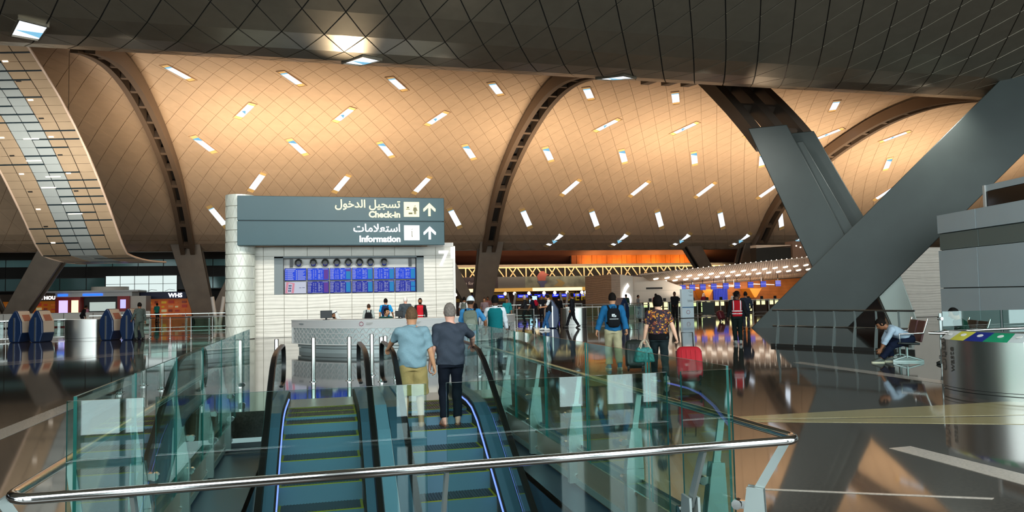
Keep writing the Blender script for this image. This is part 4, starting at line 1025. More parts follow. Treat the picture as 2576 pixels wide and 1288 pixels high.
for i in range(nr):
    la, lb_ = L_*i/nr, L_*(i+1)/nr
    for j in range(6):
        ua, ub = j/6+.004, (j+1)/6-.004; b = MB()
        la2, lb2 = la+.012, lb_-.012
        b.hexa([rpt(la2, ua, 0), rpt(la2, ub, 0), rpt(lb2, ub, 0), rpt(lb2, ua, 0), rpt(la2, ua, .04), rpt(la2, ub, .04), rpt(lb2, ub, .04), rpt(lb2, ua, .04)])
        b.build('panel', M_rpb if j in (2, 3) else M_rp, RB)
    j0 = rng.randint(0, 3); j1 = rng.randint(j0+2, 6); b = MB()
    b.hexa([rpt(la-.05, j0/6, .03), rpt(la-.05, j1/6, .03), rpt(la+.05, j1/6, .03), rpt(la+.05, j0/6, .03), rpt(la-.05, j0/6, .055), rpt(la-.05, j1/6, .055), rpt(la+.05, j1/6, .055), rpt(la+.05, j0/6, .055)])
    b.build('slot', M_slot, RB)
for s_, nm in ((0, 'edge_trim'), (1, 'edge_trim')):
    b = MB(); b.tube([rpt(L_*k/40, s_, .02) for k in range(41)], .07, 6); b.build(nm, M_can, RB, smooth=60)
M_rl = emis('ribbon_lamp', '#fff3e0', 2.2)
for k in range(18):
    l = L_*(.08+.6*((k % 9)/9)); u = 4/6+.02 if k < 9 else 1/6+.02; l += 0 if k < 9 else L_*.2
    b = MB(); b.hexa([rpt(l, u, .045), rpt(l, u+.05, .045), rpt(l+.1, u+.05, .045), rpt(l+.1, u, .045), rpt(l, u, .06), rpt(l, u+.05, .06), rpt(l+.1, u+.05, .06), rpt(l+.1, u, .06)]); b.build('lamp', M_rl if k % 2 else M_dark, RB)
for k, (l, u) in enumerate(((.42, .42), (.56, .45), (.60, .35), (.66, .5), (.7, .52), (.5, .33))):
    l *= L_; b = MB(); b.hexa([rpt(l, u, .045), rpt(l, u+.16, .045), rpt(l+.07, u+.16, .045), rpt(l+.07, u, .045), rpt(l, u, .06), rpt(l, u+.16, .06), rpt(l+.07, u+.16, .06), rpt(l+.07, u, .06)]); b.build('strip_lamp', M_rl, RB)
b = MB(); b.sheet([[rpt(L_*k/40, u, -.05) for u in (0, 1)] for k in range(41)]); b.build('backing', M_dark, RB)
for u in (.1, .9):
    for l in (2, 9):
        p_ = rpt(l, u, -.05); b = MB(); b.tube([p_, (p_.x, p_.y, rz_(p_.y)+.05)], .012, 6); b.build('hanger', M_dark, RB)

# ------------------------------------------------------------------ rear facade behind the photographer (seen in reflections)
b = MB()
gaps = [(-26, -22), (-20, -16), (-14, -10), (-8.5, -5.2), (-3.5, -2.95), (-2.9, -2.55), (1.1, 1.28), (1.34, 1.56), (3.85, 4.3), (4.72, 5.24), (5.38, 5.7), (7.4, 9.0), (11, 14), (16, 20), (22, 26), (28, 33)]
xl = -60
gaps = [(g0*.86, g1*.86) for g0, g1 in gaps]
for g0, g1 in gaps+[(90, 90)]:
    b.bx(xl, g0, -1.9, -1.65, 0, 2.3); xl = g1
b.bx(-60, 90, -1.9, -1.65, 2.2, 3.0); b.bx(-60, 90, -1.9, -1.65, 9.2, 14.4)
for k in range(16): b.bx(-40.3+k*5.2, -40.0+k*5.2, -1.9, -1.65, 3.0, 9.2)
WR = struct(b.build('wall_rear', mat('rear_wall', '#5a5a55', .6)), 'entrance facade behind the viewpoint with glazed bays')
M_door = emis('door_daylight', '#dff2f6', 6.2)
for g0, g1 in gaps:
    b = MB(); b.bx(g0, g1, -1.80, -1.77, .05, 2.2); b.build('door_pane', M_door, WR)

# ------------------------------------------------------------------ right: second barrier, panelled building, bench, bins
M_btn = mat('green_glass', '#7fb0a4', .1)
RBAR = thing('glass_barrier', 'steel railing with curved posts running to the crossed column at right', 'balustrade', (12.8, 17, 0))
pA, pB = Vector((13.35, 20.2, 0)), Vector((15.0, 16.3, 0))
for z in (1.10, .62):
    b = MB(); b.tube([pA+EZ*z, pB+EZ*z], .026, 10); b.build('rail', M_chrome, RBAR, smooth=50)
nd = (pB-pA).normalized(); no = Vector((nd.y, -nd.x, 0))
for k in range(7):
    c = pA.lerp(pB, (k+.3)/7); b = MB()
    pts = [c+no*.10, c+no*.02+EZ*.5, c-no*.02+EZ*.72, c+EZ*1.09]
    for a_, d_, w0, w1 in zip(pts, pts[1:], (.13, .12, .07), (.12, .07, .05)): b.bar(a_, d_, w0, .03, side=no, w1=w1)
    b.build('post', M_stdk, RBAR)
b = MB(); b.bar(pA+no*.12+EZ*.03, pB+no*.12+EZ*.03, .12, .06); b.build('kerb', M_dark, RBAR)
RB2 = thing('glass_barrier', 'green glass balustrade behind the waste bin at right', 'balustrade', (13, 12.6, 0))
cB = Vector((11.6, 12.3, 0))
for a_, c_ in (((12.55, 12.9), (13.9, 12.75)), ((13.95, 12.74), (15.6, 12.55)), ((15.65, 12.54), (18.2, 12.25))): pane(RB2, a_, c_, .02, 1.195)
b = MB(); b.tube([(12.6, 11.4, .79), (11.9, 12.1, .79)][::-1]+[], .027, 10) if False else b.tube([(18, 12.1, .83), (14.5, 12.5, .815), (12.3, 12.55, .80), (11.75, 12.4, .79), (11.95, 12.15, .785), (13.0, 11.6, .78), (18, 9.9, .78)], .028, 12); b.build('handrail', M_chrome, RB2, smooth=50)
for (x, y) in ((12.45, 12.85), (14.9, 12.55)):
    b = MB(); b.bar((x, y, 0), (x, y, 1.16), .06, .02); b.bar((x, y, .62), (x-.1, y-.25, .79), .04, .02); b.build('post', M_stdk, RB2)
    b = MB(); b.tube([(x, y-.05, 1.05), (x, y+.05, 1.05)], .035, 10); b.tube([(x, y-.05, .25), (x, y+.05, .25)], .035, 10); b.build('clamp', M_chrome, RB2)
b = MB(); b.bar((11.98, 12.3, .78), (12.32, 12.75, .15), .07, .03); b.build('strut', M_stdk, RB2)
# grey panelled building
GB = thing('panel_building', 'grey panelled service building with dark window band at right', 'building', (20.5, 20, 0))
hd = Vector((-sin(radians(13)), -cos(radians(13)), 0)); hn = Vector((-cos(radians(13)), sin(radians(13)), 0)); P0 = Vector((20.85, 21.45, 0))
M_gb = mat('building_panel', '#b9cad0', .42, noise=(.5, .04)); M_gbd = mat('building_band', '#6d7c78', .4); M_gbw = mat('building_window', '#06090a', .08)
def bpl(u0, u1, z0, z1, d0, d1):
    q = [P0+hd*u+hn*(-d)+EZ*0 for u, d in ((u0, d0), (u1, d0), (u1, d1), (u0, d1))]
    b = MB(); b.hexa([p+EZ*z0 for p in q]+[p+EZ*z1 for p in q]); return b
us = [0, 2.1, 5.2, 5.7, 8.5, 12]
for a_, c_ in zip(us, us[1:]):
    for z0, z1, m in ((0, 1.66, M_gb), (1.69, 2.98, M_gb), (3.0, 3.56, M_gbd), (3.58, 4.22, M_gb)):
        bpl(a_+.012, c_-.012, z0, z1, 0 if m != M_gbd else .06, .15).build('panel', m, GB, bevel=.006, seg=1)
bpl(0, 12, 0, 4.2, .12, 5).build('core', M_dark, GB)
bpl(1.4, 12, 4.2, 5.0, 1.0, 5).build('upper_core', M_dark, GB)
for z0, z1, m in ((4.22, 4.30, M_gb), (4.30, 4.86, M_gbw), (4.88, 5.08, M_gb)): bpl(1.3, 12, z0, z1, .9, 1.1).build('window_band' if m == M_gbw else 'upper_panel', m, GB)
bpl(1.25, 1.35, 4.2, 5.08, .85, 1.2).build('corner_post', M_white, GB)
# pale stone wall and brown wall between the column and the building
t = thing('stone_wall_block', 'pale carved stone wall seen between the column and the grey building', 'wall block', (36.5, 36.5, 0))
for k in range(9):
    b = MB(); b.bx(31.5, 35.6, 36.0, 36.5, .02+.45*k, .02+.45*k+.44); b.build('stone_course', M_stone, t)
b = MB(); b.bx(35.7, 38.5, 36.2, 36.7, 0, 3.4); b.build('brown_panel', M_bstone, t)
b = MB(); b.bx(35.5, 38.5, 36.1, 36.8, 3.4, 3.8); b.build('top_band', M_cream, t)
b = MB(); b.bx(35.55, 35.72, 36.0, 36.5, 1.8, 3.2); b.build('dark_joint', M_dark, t)
# distant dark box above the canopy
t = thing('upper_box', 'dark glazed box above the check-in canopy beside the crossed column', 'booth', (41.5, 62, 4.3))
b = MB(); b.bx(39.5, 43.2, 62, 63, 4.3, 5.8); b.build('dark_front', mat('booth_dark', '#2c2e2b', .4), t); b = MB(); b.hexa([(39.5, 61.95, 5.75), (43.2, 61.95, 5.98), (43.2, 63, 5.98), (39.5, 63, 5.75), (39.5, 61.95, 6.05), (43.2, 61.95, 6.05), (43.2, 63, 6.05), (39.5, 63, 6.05)]); b.build('pale_top', M_cream, t)
b = MB(); b.bx(43.3, 45.4, 61.8, 63, 4.3, 6.4); b.build('bronze_side', mat('booth_bronze', '#8c7565', .4), t); b = MB(); b.bx(43.6, 45.0, 62.2, 62.8, 0, 4.3); b.build('support', M_colb, t)
for k in range(3): 
    b = MB(); b.sphere((43.7+.45*k, 61.78, 5.95-.14*k), .07, 8, 6); b.build('lamp', M_lamp, t)

# ------------------------------------------------------------------ check-in kiosks, bins
M_navy = mat('kiosk_navy', '#14294a', .3, metal=.2, coat=.2); M_ksk = mat('kiosk_face', '#b9aa98', .4)
kio0 = None
def kiosk(label, x, y, rz):
    global kio0
    if kio0: return dup(kio0, (x, y, 0), rz, label)
    kio0 = thing('checkin_kiosk', label, 'kiosk', (0, 0, 0), 0, 'blue check-in kiosks')
    prof = [(-.24, 0), (.24, 0), (.37, .42), (.35, .95), (.13, 1.42), (.02, 1.50), (-.08, 1.40), (-.33, .98), (-.37, .45)]
    for s_ in (0,):
        b = MB(); b.prism(prof, (0, -.40, 0), EX, EZ, EY, .8); b.build('shell', M_navy, kio0, bevel=.05, off=(0, 0, 0))
    b = MB(); b.prism([(.375, .45), (.365, .96), (.14, 1.45), (.11, 1.40), (.31, .95), (.33, .45)], (0, -.34, 0), EX, EZ, EY, .68); b.build('face', M_ksk, kio0, off=(0, 0, 0))
    b = MB(); b.prism([(.35, 1.0), (.21, 1.28), (.19, 1.26), (.33, .98)], (.02, -.22, 0), EX, EZ, EY, .44); b.build('screen', mat('kiosk_screen', '#8a4a3a', .3), kio0, off=(0, 0, 0))
    b = MB(); b.bx(-.03, .03, -.43, .43, .05, 1.15); b.build('seam_strip', M_steel, kio0, off=(0, 0, 0))
    kio0.location = (x, y, 0); kio0.rotation_euler = (0, 0, rz); return kio0
kiosk('blue check-in kiosk at far left, left one of the pair', -13.9, 39.5, -.35)
kiosk('blue check-in kiosk at far left, right one of the pair', -12.93, 39.2, -.35)
kiosk('blue check-in kiosk beside the man in grey overalls, left one of the pair', -9.9, 38.95, -.35)
kiosk('blue check-in kiosk beside the man in grey overalls, right one of the pair', -8.93, 38.65, -.35)
kiosk('blue check-in kiosk behind the man in jeans', 11.4, 36.9, pi-.2)
kiosk('blue check-in kiosk behind the man with the black backpack', 16.5, 40.0, .3)
M_pap = mat('bin_text', '#4a4640', .5)
def bin_(label, x, y, rz, s=1.0, r=.42, L=.5, h=.98, detail=False):
    t = thing('waste_bin', label, 'bin', (x, y, 0), rz)
    n = 24
    def out(k):
        a = 2*pi*k/n; ox = L if cos(a) > 1e-6 else (-L if cos(a) < -1e-6 else 0); return ox+r*cos(a), r*sin(a)
    def ring(z0, z1, sc, nm, m):
        b = MB(); P = [out(k) for k in range(n)]
        b.add([(p*sc, q*sc, z0) for p, q in P]+[(p*sc, q*sc, z1) for p, q in P], [(k, (k+1) % n, n+(k+1) % n, n+k) for k in range(n)]+[tuple(range(n-1, -1, -1)), tuple(range(n, 2*n))])
        return b.build(nm, m, t, smooth=50, off=(0, 0, 0))
    ring(0, .07, .985, 'plinth', M_steel); ring(.07, .085, .97, 'groove', M_dark); ring(.085, h, 1, 'body', M_steel); 
    return t, out
t, _ = bin_('steel waste bin at far left between the blue kiosks', -11.4, 40.3, -.2); b = MB(); b.bx(-.8, .8, -.3, .3, .98, 1.0); b.build('top_plate', M_white, t, off=(0, 0, 0))
t, _ = bin_('steel waste bin right of the man in jeans', 13.15, 38.5, -.3, L=.3); b = MB(); b.bx(-.55, .55, -.3, .3, .98, 1.0); b.build('top_plate', M_white, t, off=(0, 0, 0))
text('lettering', 'waste', .2, (-.1, -.43, .35), EZ, (-1, 0, 0), M_pap, t, .004, off=(0, 0, 0))
# the big waste bin at right: lens-shaped plan with flat ends
WBN = thing('waste_bin', 'large curved steel waste bin with recycling labels on top at right', 'bin', (10.08, 9.42, 0), .07)
def bsx(y): return .25+.21*(1-(y/.70)**2)
ysb = list(np.linspace(-.70, .70, 15))
fp = [(-bsx(y), y) for y in ysb]+[(bsx(y), y) for y in ysb[::-1]]
def ringb(z0, z1, sc, nm, m, sm=35):
    n = len(fp); b = MB(); b.add([(x*sc, y*sc, z0) for x, y in fp]+[(x*sc, y*sc, z1) for x, y in fp], [((k+1) % n, k, n+k, n+(k+1) % n) for k in range(n)]+[tuple(range(n)), tuple(range(2*n-1, n-1, -1))])
    return b.build(nm, m, WBN, smooth=sm, off=(0, 0, 0))
ringb(0, .06, .985, 'plinth', M_steel); ringb(.06, .075, .97, 'groove', M_dark); ringb(.075, .11, .995, 'lower_band', M_steel); ringb(.11, .12, .975, 'groove', M_dark); ringb(.12, .865, 1, 'body', M_steel)
cl = [('white_label', '#cfd2cf', -.7+1.12, .70), ('yellow_label', '#c9c24a', .12, .42), ('blue_label', '#1c2a78', -.2, .12), ('green_label', '#17805a', -.52, -.2), ('grey_label', '#aab0ae', -.70, -.52)]
for nm, c_, y0, y1 in cl:   # labels on a collar that slopes up to the top plate
    b = MB(); yy2 = np.linspace(y0, y1, 7)
    b.sheet([[(-bsx(y)*(1-.62*f)-.0, y*(1-.05*f), .866+.125*f) for y in yy2] for f in (0, .5, 1)]); lb_ = b.build(nm, mat(nm, c_, .4), WBN, off=(0, 0, 0))
    lb_['label'] = nm.split('_')[0]+' recycling label on the bin top'
    ym = (y0+y1)/2; c_0 = Vector((-bsx(ym)*.62, ym*.97, .866+.125*.62)); n_ = Vector((-.4, 0, .92)); b = MB(); b.tube([c_0, c_0+n_*.004], .045, 12); b.build('label_icon', M_white, lb_, off=(0, 0, 0))
b = MB(); yy2 = np.linspace(-.69, .69, 12); b.sheet([[(bsx(y)*(1-.62*f), y*(1-.05*f), .866+.125*f) for y in yy2] for f in (0, 1)]); b.build('rear_collar', M_steel, WBN, off=(0, 0, 0))
b = MB(); b.prism([(-bsx(y)*.38, y*.95) for y in yy2]+[(bsx(y)*.38, y*.95) for y in yy2[::-1]], (0, 0, .97), EX, EY, EZ, .02); b.build('top_plate', M_steel, WBN, off=(0, 0, 0))
b = MB()
for e in (-.70, .70): b.add([(-.25, e, .866), (.25, e, .866), (.095, e*.95, .99), (-.095, e*.95, .99)], [(0, 1, 2, 3)])
b.build('end_collar', M_steel, WBN, off=(0, 0, 0))
def wrap(nm, txt, size, yb, z0, al):
    vs, fs = text_mb(txt, size, .006, al)
    b = MB(); b.add([(-bsx(yb+ty)-.004-tz, yb+ty, z0+tx) for tx, ty, tz in vs], [f[::-1] for f in fs]); b.build(nm, M_pap, WBN, off=(0, 0, 0))
wrap('english_lettering', 'waste', .17, .33, .36, 'LEFT'); wrap('arabic_lettering', '\ufe95\ufe8e\ufef3\ufe8e\ufed4\ufee7', .2, .55, .36, 'LEFT')
b = MB(); b.bx(.02, .10, -.712, -.70, .60, .68); b.build('keyhole', M_black, WBN, off=(0, 0, 0))

# seats behind the railing at right
M_mar = mat('maroon_seat', '#4d1f20', .5)
def seat_row(label, bx_, by_, hd, n):
    t = thing('seat_row', label, 'bench', (bx_, by_, 0), 0); sf = Vector((sin(radians(hd)), cos(radians(hd)), 0)); sr = Vector((sf.y, -sf.x, 0)); c0 = Vector((bx_, by_, 0))
    for k in range(n):
        c = c0+sr*.62*k
        b = MB(); b.bar(c-sf*.22+EZ*.43, c+sf*.24+EZ*.45, .52, .05, side=sr); b.build('seat', M_black, t, bevel=.015)
        b = MB(); b.bar(c-sf*.24+EZ*.47, c-sf*.36+EZ*.95, .52, .04, side=sr); b.build('backrest', M_mar, t, bevel=.015)
    for k in (-.5, n-.5):
        c = c0+sr*.62*k; b = MB(); b.tube([c+sf*.2+EZ*.45, c+sf*.22+EZ*.66, c-sf*.28+EZ*.68, c-sf*.38+EZ*1.0], .02, 8); b.build('armrest', M_chrome, t, smooth=50)
    for k in (0, n-1):
        c = c0+sr*.62*k; b = MB(); b.tube([c+EZ*.40, c+EZ*.1], .03, 8); b.bar(c+sf*.3+EZ*.02, c-sf*.35+EZ*.02, .035, .035); b.tube([c+EZ*.14, c+sf*.3+EZ*.04], .022, 6); b.tube([c+EZ*.14, c-sf*.34+EZ*.04], .022, 6); b.build('leg', M_stdk, t)
    b = MB(); b.bar(c0-sr*.3+EZ*.38, c0+sr*(.62*n-.32)+EZ*.38, .06, .06); b.build('beam', M_dark, t)
    return t
seat_row('maroon seats under the man tying his shoe, before the railing', 12.98, 14.40, -62, 2)
seat_row('maroon seats behind the green glass at right', 13.6, 13.35, -62, 2)
# ------------------------------------------------------------------ people: signed-distance bodies turned into one continuous skin each
def seg(P, a, b, ra, rb):
    a = np.asarray(a, float); b = np.asarray(b, float); d = b-a; t = np.clip(((P-a)@d)/max(d@d, 1e-9), 0, 1)
    return np.linalg.norm(P-a-t[:, None]*d, axis=1)-(ra+(rb-ra)*t)
def ell(P, c, r, R=None):
    q = P-np.asarray(c, float)
    if R is not None: q = q@R
    q = q/np.asarray(r, float); return (np.linalg.norm(q, axis=1)-1)*min(r)
def smin(a, b, k):
    h = np.clip(.5+.5*(b-a)/k, 0, 1); return b+(a-b)*h-k*h*(1-h)
def nets(f, lo, hi, h):
    n = np.maximum(3, np.ceil((np.asarray(hi)-lo)/h).astype(int)+1)
    ax = [lo[i]+h*np.arange(n[i]) for i in range(3)]
    P = np.stack(np.meshgrid(*ax, indexing='ij'), -1).reshape(-1, 3)
    F = f(P).reshape(n); ins = F < 0
    c = np.zeros(np.array(n)-1, int)
    for dx in (0, 1):
        for dy in (0, 1):
            for dz in (0, 1): c += ins[dx:n[0]-1+dx, dy:n[1]-1+dy, dz:n[2]-1+dz]
    act = (c > 0) & (c < 8); idx = -np.ones(c.shape, int); cells = np.argwhere(act); idx[act] = np.arange(len(cells))
    V = np.zeros((len(cells), 3)); cnt = np.zeros(len(cells))
    for a in range(3):
        o = [i for i in range(3) if i != a]
        for s0 in (0, 1):
            for s1 in (0, 1):
                d0 = np.zeros(3, int); d0[o[0]] = s0; d0[o[1]] = s1; d1 = d0.copy(); d1[a] = 1
                A = F[tuple((cells+d0).T)]; B = F[tuple((cells+d1).T)]; m = (A < 0) != (B < 0)
                t = np.where(m, A/np.where(m, A-B, 1), 0)
                p = d0[None, :]+t[:, None]*(d1-d0)[None, :]
                V[m] += p[m]; cnt[m] += 1
    V = (V/cnt[:, None]+cells)*h+np.asarray(lo)
    Q = []
    for a in range(3):
        o = [(a+1) % 3, (a+2) % 3]
        sl0 = [slice(None)]*3; sl1 = [slice(None)]*3; sl0[a] = slice(0, n[a]-1); sl1[a] = slice(1, n[a])
        A = ins[tuple(sl0)]; B = ins[tuple(sl1)]; e = np.argwhere(A != B)
        ok = (e[:, o[0]] > 0) & (e[:, o[1]] > 0) & (e[:, o[0]] < n[o[0]]-1) & (e[:, o[1]] < n[o[1]]-1); e = e[ok]
        q = []
        for s0, s1 in ((1, 1), (0, 1), (0, 0), (1, 0)):
            d = e.copy(); d[:, o[0]] -= s0; d[:, o[1]] -= s1; q.append(idx[tuple(d.T)])
        q = np.stack(q, 1); fl_ = A[tuple(e.T)]; q[~fl_] = q[~fl_][:, ::-1]; Q.append(q)
    return V, np.concatenate(Q)
def ik(a, t, l1, l2, pole):
    a = np.asarray(a, float); t = np.asarray(t, float); d = t-a; D = np.linalg.norm(d); mx = (l1+l2)*.999
    if D > mx: d = d*mx/D; t = a+d; D = mx
    D = max(D, abs(l1-l2)+.02)
    u = d/np.linalg.norm(d); c = (l1*l1+D*D-l2*l2)/(2*D); hh = sqrt(max(0, l1*l1-c*c))
    p = np.asarray(pole, float); p = p-u*(p@u); p = p/(np.linalg.norm(p)+1e-9)
    return a+u*c+p*hh, t
def nrm(v): v = np.asarray(v, float); return v/(np.linalg.norm(v)+1e-9)
TW = [(-.3, .165, .115), (0, .168, .12), (.2, .160, .115), (.4, .148, .103), (.6, .165, .112), (.8, .182, .112), (.92, .15, .088), (1.0, .075, .065)]
SKIN = {'pale': '#d9a98c', 'tan': '#b98562', 'brown': '#8a5a3c', 'dark': '#5a3a28', 'rosy': '#cf9a84'}
class Person:
    """pose in local metres for a 1.75 m figure: x right, y facing, z up"""
    def __init__(s, **k):
        g = k.get; s.k = k; sc = s.sc = g('h', 1.75)/1.785; s.female = g('female', False)
        s.pel = np.array(g('pelvis', (0, 0, .93)), float); s.neck = np.array(g('neck', tuple(s.pel+np.array([0, 0, .55]))), float)
        up = nrm(s.neck-s.pel); rt = nrm(np.array(g('right', (1, 0, 0)), float)); rt = nrm(rt-up*(rt@up)); fw = np.cross(up, rt)
        s.up, s.rt, s.fw = up, rt, fw
        sw = (.175 if s.female else .19)*g('broad', 1.0)
        s.sh = {-1: s.neck-up*.075-rt*sw, 1: s.neck-up*.075+rt*sw}
        hp = .088
        s.hip = {-1: s.pel-rt*hp-up*.03, 1: s.pel+rt*hp-up*.03}
        s.wr, s.el, s.an, s.kn = {}, {}, {}, {}
        for sd, nm in ((-1, 'L'), (1, 'R')):
            t = g('hand'+nm, tuple(s.sh[sd]+np.array([sd*.07, -.0, -.52]))); pole = g('elbow'+nm, (sd*.35, -1, -.1))
            s.el[sd], s.wr[sd] = ik(s.sh[sd], t, .285, .25, pole)
            t = g('foot'+nm, (sd*.095, 0, .085)); s.kn[sd], s.an[sd] = ik(s.hip[sd], t, .43, .42, g('knee'+nm, (sd*.06, 1, 0)))
        s.toe = {sd: nrm(g('toe'+nm, (sd*.18, 1, -.0))) for sd, nm in ((-1, 'L'), (1, 'R'))}
        yaw, pit = g('look', (0, 0)); y_ = radians(yaw); p_ = radians(pit)
        hf0 = fw*cos(y_)+rt*sin(y_) if g('headfree') is None else np.array([sin(y_), cos(y_), 0.])
        hu0 = up if g('headfree') is None else np.array([0, 0, 1.])
        s.hf = nrm(hf0*cos(p_)-hu0*sin(p_)); s.hr = nrm(np.cross(s.hf, hu0)); s.hu = np.cross(s.hr, s.hf)
        K = g('headscale', 1.12); s.HR = np.stack([s.hr, s.hf, s.hu], 1)/K; s.hr, s.hf, s.hu = s.hr*K, s.hf*K, s.hu*K
        s.hc = s.neck+up*.045+s.hu*.108+s.hf*.02
    def torso(s, P, off=0.0, t0=-.12, t1=1.0, fat=0.0):
        q = P-s.pel; L = np.linalg.norm(s.neck-s.pel); t = (q@s.up)/L; u = q@s.rt; v = q@s.fw
        f_ = s.k.get('fat', 0)+fat; ts = [a[0] for a in TW]
        w = np.interp(t, ts, [a[1]*s.k.get('broad', 1) for a in TW]); d = np.interp(t, ts, [a[2] for a in TW])
        bul = np.exp(-((t-.28)/.3)**2)*f_; w = w+bul*.8+off; d = d+bul+off
        if s.female:
            w = w+np.exp(-((t+.02)/.18)**2)*.015-np.exp(-((t-.45)/.15)**2)*.012
        vc = v-bul*.35
        r = (np.sqrt((u/w)**2+(vc/d)**2)-1)*np.minimum(w, d)*.85
        return np.maximum(r, np.maximum((t-t1)*L, (t0-t)*L))
    def arm(s, P, sd, o, cut=None, base=None):
        a, e, w = s.sh[sd], s.el[sd], s.wr[sd]; th = s.k.get('limb', 1.0)
        if cut is None:
            f1 = seg(P, a, e, .050*th+o, .042*th+o); f2 = np.minimum(seg(P, e, e+(w-e)*.35, .040*th+o, .042*th+o), seg(P, e+(w-e)*.35, w, .042*th+o, .027+o)); return smin(f1, f2, .02)
        if cut <= 1:
            f = seg(P, a, a+(e-a)*1.0, .052*th+o, .046*th+o); d = nrm(e-a); return np.maximum(f, (P-(a+(e-a)*cut))@d)
        f = smin(seg(P, a, e, .052*th+o, .046*th+o), seg(P, e, w, .044*th+o, .033+o), .02)
        d = nrm(w-e); lim = (P-(e+(w-e)*(cut-1)))@d; return np.maximum(f, np.where(seg(P, e, w, .1, .1) < .06, lim, -1))
    def leg(s, P, sd, o, cut=None, flare=0):
        h, k, a = s.hip[sd], s.kn[sd], s.an[sd]; th = s.k.get('limb', 1.0)
        d1 = nrm(k-h); m = k+(a-k)*.3-np.cross(nrm(a-k), s.rt)*0
        f = smin(seg(P, h, k, .088*th+o, .058*th+o), smin(seg(P, k, m, .054*th+o, .056*th+o), seg(P, m, a, .056*th+o, .040+o+flare), .02), .03)
        if cut is not None:
            if cut <= 1: f = np.maximum(seg(P, h, k, .088*th+o, .075*th+o+flare), (P-(h+(k-h)*cut))@d1)
            else: f = np.maximum(f, np.where(seg(P, k, a, .1, .1) < .1, (P-(k+(a-k)*(cut-1)))@nrm(a-k), -1))
        return f
    def head(s, P):
        f = ell(P, s.hc, (.074, .094, .112), s.HR)
        f = smin(f, ell(P, s.hc-s.hu*.06+s.hf*.022, (.056, .066, .058), s.HR), .03)
        f = smin(f, seg(P, s.hc+s.hf*.088+s.hu*.012, s.hc+s.hf*.112-s.hu*.022, .010, .015), .014)
        for sd in (-1, 1): f = smin(f, ell(P, s.hc+s.hr*sd*.076-s.hf*.006-s.hu*.008, (.010, .018, .030), s.HR), .008)
        return f
    def foot(s, P, sd, o):
        a = s.an[sd]; t = s.toe[sd]; g = np.array([a[0], a[1], a[2]])
        dn = np.array([0, 0, -1.]) if abs(t[2]) < .35 else nrm(np.cross(np.cross(t, [0, 0, -1.]), t))
        heel = g-t*.045+dn*.048; ball = g+t*.12+dn*.055; tip = g+t*.175+dn*.06
        f = smin(smin(seg(P, heel, ball, .033+o, .036+o), seg(P, ball, tip, .036+o, .024+o), .03), seg(P, g, g+t*.07+dn*.02, .038+o, .03+o), .03)
        return np.maximum(f, (P-(g+dn*.085))@dn-o*.6)
    def body(s, P):
        f = smin(s.torso(P, -.012), s.head(P), .02)
        f = smin(f, seg(P, s.neck-s.up*.05, s.hc-s.hu*.05-s.hf*.012, .062, .058), .03)
        for sd in (-1, 1):
            f = smin(f, seg(P, s.neck-s.up*.035, s.sh[sd], .045, .048), .03)
            f = smin(f, s.arm(P, sd, 0), .025); f = smin(f, s.leg(P, sd, 0), .03); f = smin(f, s.foot(P, sd, 0), .02)
        return f
    def hand(s, sd, curl, pn):
        e, w = s.el[sd], s.wr[sd]; d = nrm(s.k.get('handdir'+('L' if sd < 0 else 'R'), w-e)); n = np.asarray(pn, float); n = nrm(n-d*(n@d)); x = np.cross(d, n)*1.0
        th = s.k.get('thumb'+('L' if sd < 0 else 'R'), nrm(s.fw*1.0)); 
        if x@np.asarray(th) < 0: x = -x
        prm = [(w-d*.03, w+d*.02, .027, .026), (w+d*.02+x*.018, w+d*.085+x*.026, .016, .014), (w+d*.02-x*.016, w+d*.08-x*.026, .016, .013), (w+d*.02, w+d*.085, .019, .015)]
        for i, (off, L) in enumerate(((.030, .066), (.010, .075), (-.010, .070), (-.029, .055))):
            b = w+d*.085+x*off; c1 = curl*1.1+.06*i; p1 = b+(d*cos(c1)+n*sin(c1))*L*.5; c2 = c1+curl*1.2+.15; p2 = p1+(d*cos(c2)+n*sin(c2))*L*.55
            prm += [(b, p1, .0098, .0092), (p1, p2, .0092, .0078)]
        tb = w+d*.025+x*.025; t1 = tb+(x*.75+d*.6+n*.25)*.045; t2 = t1+(x*.25+d*.9+n*.45)*.036; prm += [(tb, t1, .014, .011), (t1, t2, .011, .009)]
        def f(P):
            r = None
            for a, b, ra, rb in prm:
                q = seg(P, a, b, ra, rb); r = q if r is None else smin(r, q, .008)
            return r
        pts = np.array([p for a, b, _, _ in prm for p in (a, b)]); return f, pts.min(0)-.03, pts.max(0)+.03
def mesh_np(name, V, Q, m, parent, sc, smooth=True):
    me = bpy.data.meshes.new(name); me.from_pydata((V*sc).tolist(), [], Q.tolist()); me.materials.append(m)
    me.polygons.foreach_set('use_smooth', [True]*len(me.polygons)); me.update()
    o = bpy.data.objects.new(name, me); COL.objects.link(o); o.parent = parent; return o
def cloth(name, col, rough=.85): return mat('cloth_'+name, col, rough, noise=(70, .07), bump=(22, .3, .012), spec=.15)
def hairm(c): return mat('hair_'+c.strip('#'), c, .85, noise=(60, .3), bump=(90, .3, .003), spec=.12)
